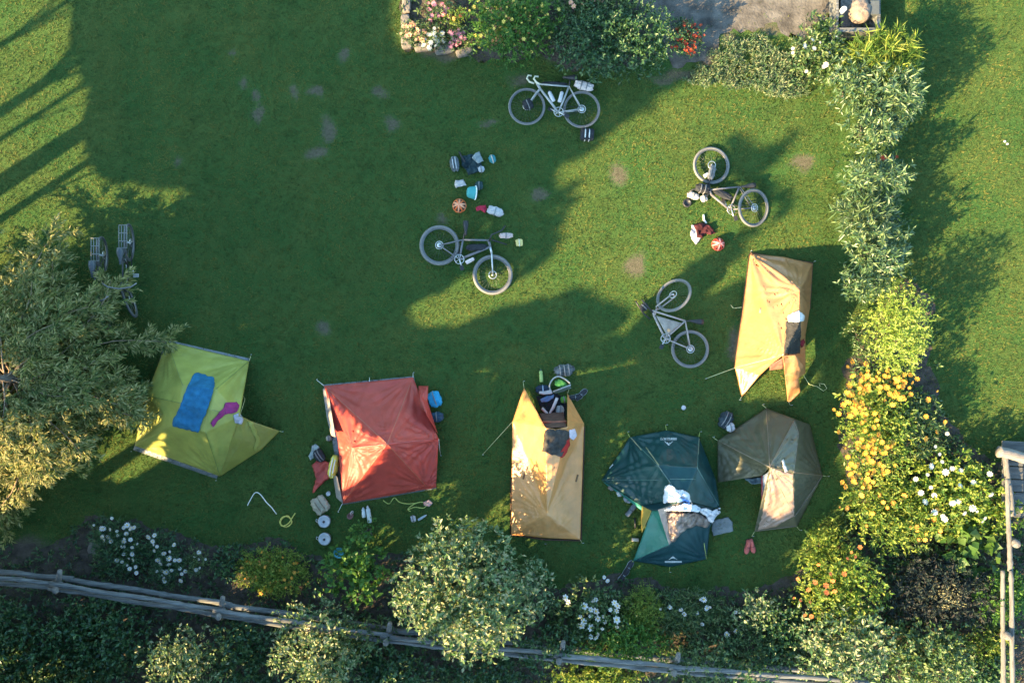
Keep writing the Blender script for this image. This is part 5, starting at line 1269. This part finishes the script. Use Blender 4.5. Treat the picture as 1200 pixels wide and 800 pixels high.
mb = MB(); mb.lathe([(.05, 0), (.085, .02), (.10, .07), (.093, .07), (.078, .025), (.02, .012)], P(398, 646.5, 0), None, 24); tag(mb.build("bowl", M("teal_plastic", (.05, .26, .30), .4)), "teal plastic bowl below the cooking pots", "bowl")
p = P(411, 603.5, 0); r = root("mug", p, "brown enamel mug below the orange tent", "mug"); mb = MB(); mb.lathe([(.05, 0), (.055, .01), (.055, .09), (.05, .09), (.046, .03), (.01, .02)], p, None, 20); mb.build("body", M("brown_enamel", (.28, .13, .11), .4), r)
MB().torus(p + Vector((.03, .055, .05)), (.8, -.3, .4), .035, .009, 18, 6).build("handle", M("pale_enamel", (.6, .5, .48), .4), r)
CLEARP = M("cloudy_plastic", (.52, .56, .54), .25, .15)
bottle("big cloudy bottle lying below the orange tent", 433.5, 612, 430.5, 592, .045, .042, CLEARP, WHITEP)
bottle("short cloudy bottle beside the big one", 426.5, 606, 425.5, 594, .04, .036, CLEARP, WHITEP)
bottle("small bottle lying at the elder bush tip", 490, 609, 500, 603, .03, .022, M("blue_grey_plastic", (.35, .42, .45), .3), WHITEP)
sack("pouch", "small white pouch beside the bottle near the pale olive bush", "pouch", 484.5, 607, .09, .12, .07, .2, cl("white_pouch_cloth", (.46, .45, .44)), 2.8, .08, 33, straps=1)
def rope(label, pts, mat, rad=.007, name="rope"):
    mb = MB(); mb.tube([P(x, y, .02 + .012 * math.sin(i * 2.1)) for i, (x, y) in enumerate(pts)], rad, 6); return tag(mb.build(name, mat), label, "rope")
def smooth(pts, n=4):
    out = []
    for i in range(len(pts) - 1):
        p0 = pts[max(i - 1, 0)]; p1 = pts[i]; p2 = pts[i + 1]; p3 = pts[min(i + 2, len(pts) - 1)]
        for k in range(n):
            t = k / n
            out.append(tuple(.5 * (2 * p1[j] + (p2[j] - p0[j]) * t + (2 * p0[j] - 5 * p1[j] + 4 * p2[j] - p3[j]) * t * t + (3 * p1[j] - p0[j] - 3 * p2[j] + p3[j]) * t ** 3) for j in range(2)))
    return out + [pts[-1]]
rope("loose pale cord on the grass left of the coiled rope", smooth([(290,592),(293,586),(299,577),(305,579),(312,588),(318,594),(324,602)]), CORDW, .009)
rope("coiled yellow rope on the grass left of the pots", smooth([(346,601),(342,607),(338,613),(331,616),(328,611),(332,605),(339,606),(342,612),(336,617),(329,614),(330,608),(337,604),(341,609)]), M("yellow_rope", (.52, .45, .10), .8), .012)
rope("yellow green cord along the lower edge of the orange tent", smooth([(449,586),(456,590),(462,583),(468,588),(478,590),(488,589)]), LIME, .008)
rope("yellow green cord loop right of the tent's lower edge", smooth([(478,597),(486,594),(496,595),(500,591),(494,588),(486,590),(478,596),(481,599)]), LIME, .009)
drape("cloth", None, [(496,588),(503,585),(507,589),(503,593),(497,592)], cl("rose_rag", (.45, .30, .28)), "small rose rag at the orange tent's lower right corner", "cloth", off=.02, amp=.02, fq=26, seed=14)

# gear in front of the centre gold tent
bottle("green bottle standing out of the gear by the centre gold tent", 634.5, 447.5, 633.5, 432, .05, .036, M("lime_bottle", (.30, .40, .12), .35), M("dark_cap", (.05, .08, .05), .4))
sack("backpack", "dark backpack with pale straps at the top of the gear heap", "backpack", 661, 433.5, .36, .20, .18, .12, cl("dark_grey_pack", (.12, .13, .13), .7, 35, .6), 2.6, .1, 41, straps=3, smat=M("pale_rose_webbing", (.30, .25, .22), .7))
sack("stuff_sack", "navy sack below the green bottle", "sack", 636, 456, .26, .16, .13, .05, cl("navy_sack_cloth", (.018, .03, .05)), 3, .05, 42, straps=1, smat=M("blue_grey_webbing", (.3, .34, .42), .7))
drape("cloth", None, [(632,458),(640,457),(646,456),(647,460),(640,462),(632,461)], cl("pink_white_cloth", (.45, .38, .36)), "pink white cloth across the navy sack", "cloth", off=.14, amp=.012, fq=26, seed=15)
r = root("camp_chair", P(655, 450), "folded camp chair with green seat amid the gear heap", "chair")
mb = MB(); mb.tube([P(*q_, z) for q_, z in zip(smooth([(645,458),(644,451),(648,444),(654,441),(662,444),(668,449)]), np.linspace(.12, .2, 21))], .014, 8); mb.tube([P(648, 459, .13), P(658, 455, .17), P(669, 451, .2)], .013, 8); mb.build("frame", M("pale_tube", (.34, .33, .30), .4), r)
drape("seat", None, [(650,446),(655,443),(662,447),(664,451),(655,454),(650,450)], cl("grass_green_cloth", (.05, .20, .05)), parent=r, off=.14, amp=.02, seed=3)
drape("seat_back", None, [(648,457),(660,453),(669,449),(668,455),(658,459),(650,461)], cl("dark_khaki_cloth", (.10, .12, .09)), parent=r, off=.09, amp=.02, seed=4)
drape("cloth", None, [(633,467),(641,463),(649,462),(648,467),(640,471),(634,471)], cl("slate_blue_cloth", (.18, .27, .45)), "slate blue cloth in the middle of the gear heap", "cloth", off=.03, amp=.03, fq=20, seed=16)
mb = MB(); mb.tube([P(635, 478, .06), P(643, 486, .07), P(648, 478, .1), P(653, 466, .12)], .03, 8); tag(mb.build("rolled_cloth", cl("rose_roll", (.62, .48, .45))), "bent rose coloured rolled cloth in front of the gold tent door", "cloth")
sack("stuff_sack", "lime green sack right of the rolled cloth", "sack", 661, 468, .14, .12, .1, .2, cl("lime_cloth", (.12, .30, .05)), 2.8, .06, 43, straps=1)
sack("pouch", "grey round toiletry pouch inside the gold tent doorway", "pouch", 656, 481, .15, .20, .10, -.1, cl("grey_toiletry", (.36, .36, .34)), 2.6, .05, 44, straps=1)
drape("blanket", None, [(628,464),(650,460),(664,466),(663,490),(640,494),(634,480)], cl("black_blanket", (.02, .02, .024)), "black blanket under the gear in the gold tent doorway", "blanket", off=.01, amp=.012, seed=12)
for lb, x, y, a in (("black shoe right of the gear heap", 676, 464, .3), ("black shoe beside its twin right of the gear heap", 682, 462, .1)):
    pass
def shoe(r, p, ang, mat, sole, L=.27):
    Rz = rotz(ang); mb = MB(); V = []; prof = [(-.5, .034, .07), (-.42, .042, .10), (-.2, .040, .105), (0, .042, .085), (.2, .050, .06), (.38, .045, .045), (.5, .02, .03)]
    mb2 = MB()
    F_ = []
    for i, (t, hw, hh) in enumerate(prof):
        for k in range(10):
            a = math.pi * k / 9
            V.append(p + Rz @ Vector((t * L, hw * math.cos(a), .015 + hh * math.sin(a))))
    for i in range(len(prof) - 1):
        for k in range(9): F_.append([i * 10 + k, (i + 1) * 10 + k, (i + 1) * 10 + k + 1, i * 10 + k + 1])
    F_ += [list(range(10)), [(len(prof) - 1) * 10 + k for k in range(9, -1, -1)]]
    mb.add(V, F_); o = mb.build("upper", mat, r)
    V = []; 
    for z in (0, .022):
        for t, hw, hh in prof: V.append(p + Rz @ Vector((t * L * 1.03, hw * 1.08, z)))
        for t, hw, hh in prof[::-1]: V.append(p + Rz @ Vector((t * L * 1.03, -hw * 1.08, z)))
    mb2.add(V, [list(range(14))[::-1], list(range(14, 28))] + [[i, (i + 1) % 14, 14 + (i + 1) % 14, 14 + i] for i in range(14)]); mb2.build("sole", sole, r)
    mb = MB()
    for j in range(3):
        t = .0 + .07 * j; mb.tube([p + Rz @ Vector((t * L, -.028, .085 - .02 * j)), p + Rz @ Vector((t * L, 0, .108 - .02 * j)), p + Rz @ Vector((t * L, .028, .085 - .02 * j))], .005, 5)
    mb.build("laces", sole, r)
DARKSH = cl("dark_shoe", (.035, .035, .04)); SOLEG = M("grey_sole", (.35, .36, .36), .7); 
def one_shoe(label, x, y, ang, mat, sole, L=.27, group=None):
    r = root("shoe", P(x, y), label, "shoe", group); shoe(r, P(x, y), ang, mat, sole, L)
one_shoe("dark shoe nearer the gold tent beside the gear heap", 674, 465, .15, DARKSH, SOLEG)
one_shoe("dark shoe further from the gold tent beside the gear heap", 681, 462, .75, DARKSH, SOLEG)
REDSH = cl("red_shoe", (.46, .12, .10))
one_shoe("left red and black shoe below the grey olive tent", 875.5, 640, -1.75, REDSH, DARKSH)
one_shoe("right red and black shoe below the grey olive tent", 881, 639, -1.3, REDSH, DARKSH)
one_shoe("black shoe above its twin at the dark green tent's lower corner", 736.5, 664, 1.0, DARKSH, SOLEG)
one_shoe("black shoe below its twin near the white roses", 731, 673, .9, DARKSH, SOLEG)
one_shoe("grey shoe left of the dark green tent's door", 739.5, 597, .9, cl("grey_shoe", (.20, .21, .22)), DARKSH)
# around the dark green tent
sack("stuff_sack", "pale grey pouch under the dark green tent's left hem", "pouch", 726, 577, .12, .12, .1, .4, cl("pale_grey_pouch", (.46, .46, .45)), 2.6, .06, 51, straps=1)
sack("stuff_sack", "brown pouch at the tip of the dark green tent's hem", "pouch", 716, 571, .13, .09, .08, -.4, cl("brown_pouch", (.22, .17, .14)), 2.6, .06, 52, straps=1)
sack("stuff_sack", "grey sack nearest the dark green tent's door", "sack", 735, 584, .16, .12, .1, -.5, cl("mid_grey_sack", (.26, .27, .28)), 2.6, .06, 53, straps=1)
mb = MB(); mb.lathe([(.032, 0), (.034, .01), (.034, .12), (.03, .125)], P(740.5, 632, .034), axis_to((1, -.05, 0)), 16); tag(mb.build("can", M("tan_tin", (.55, .46, .36), .35)), "tan tin can lying left of the teal mesh panel", "can")
mb = MB(); mb.tube([P(744, 607, .02), P(744.5, 619, .025)], .016, 8); tag(mb.build("tent_pole_bundle", BLK), "short dark pole bundle left of the mustard panel", "pole")
drape("sitting_mat", None, [(834,610),(853,605),(858,611),(859,622),(836,627),(834,622)], cl("grey_foam", (.17, .19, .19), .6, 40), "grey foam sitting mat between the dark green and grey olive tents", "mat", off=.015, amp=.006, thick=.02)
sack("backpack", "dark backpack above the grey olive tent", "backpack", 849, 491, .24, .30, .20, -.5, cl("dark_blue_pack", (.035, .05, .06), .6, 40, .4), 2.6, .09, 54, straps=2, smat=GREYBAG)
sack("stuff_sack", "white pouch resting on the dark backpack", "pouch", 855, 500, .15, .17, .11, .2, cl("white_pouch_b", (.46, .45, .45)), 2.6, .06, 55, z=.1, straps=1)
mb = MB(); mb.lathe([(.04, 0), (.045, .01), (.04, .02), (.01, .025)], P(801, 477.5, 0), None, 16); tag(mb.build("plate", WHITEP), "tiny white lid alone on the grass above the dark green tent", "lid")
for i, (x, y) in enumerate(((1177, 166), (1180, 169))):
    mb = MB(); mb.lump(P(x, y, 0), (.024, .02, .014), .3 * i, 2.2, .1, i); tag(mb.build("pebble", WHITEP), ("left pale pebble on the lawn near the right edge", "right pale pebble on the lawn near the right edge")[i], "pebble")

for o in scene.objects:
    for k in ("_b", "_v"):
        if k in o: del o[k]
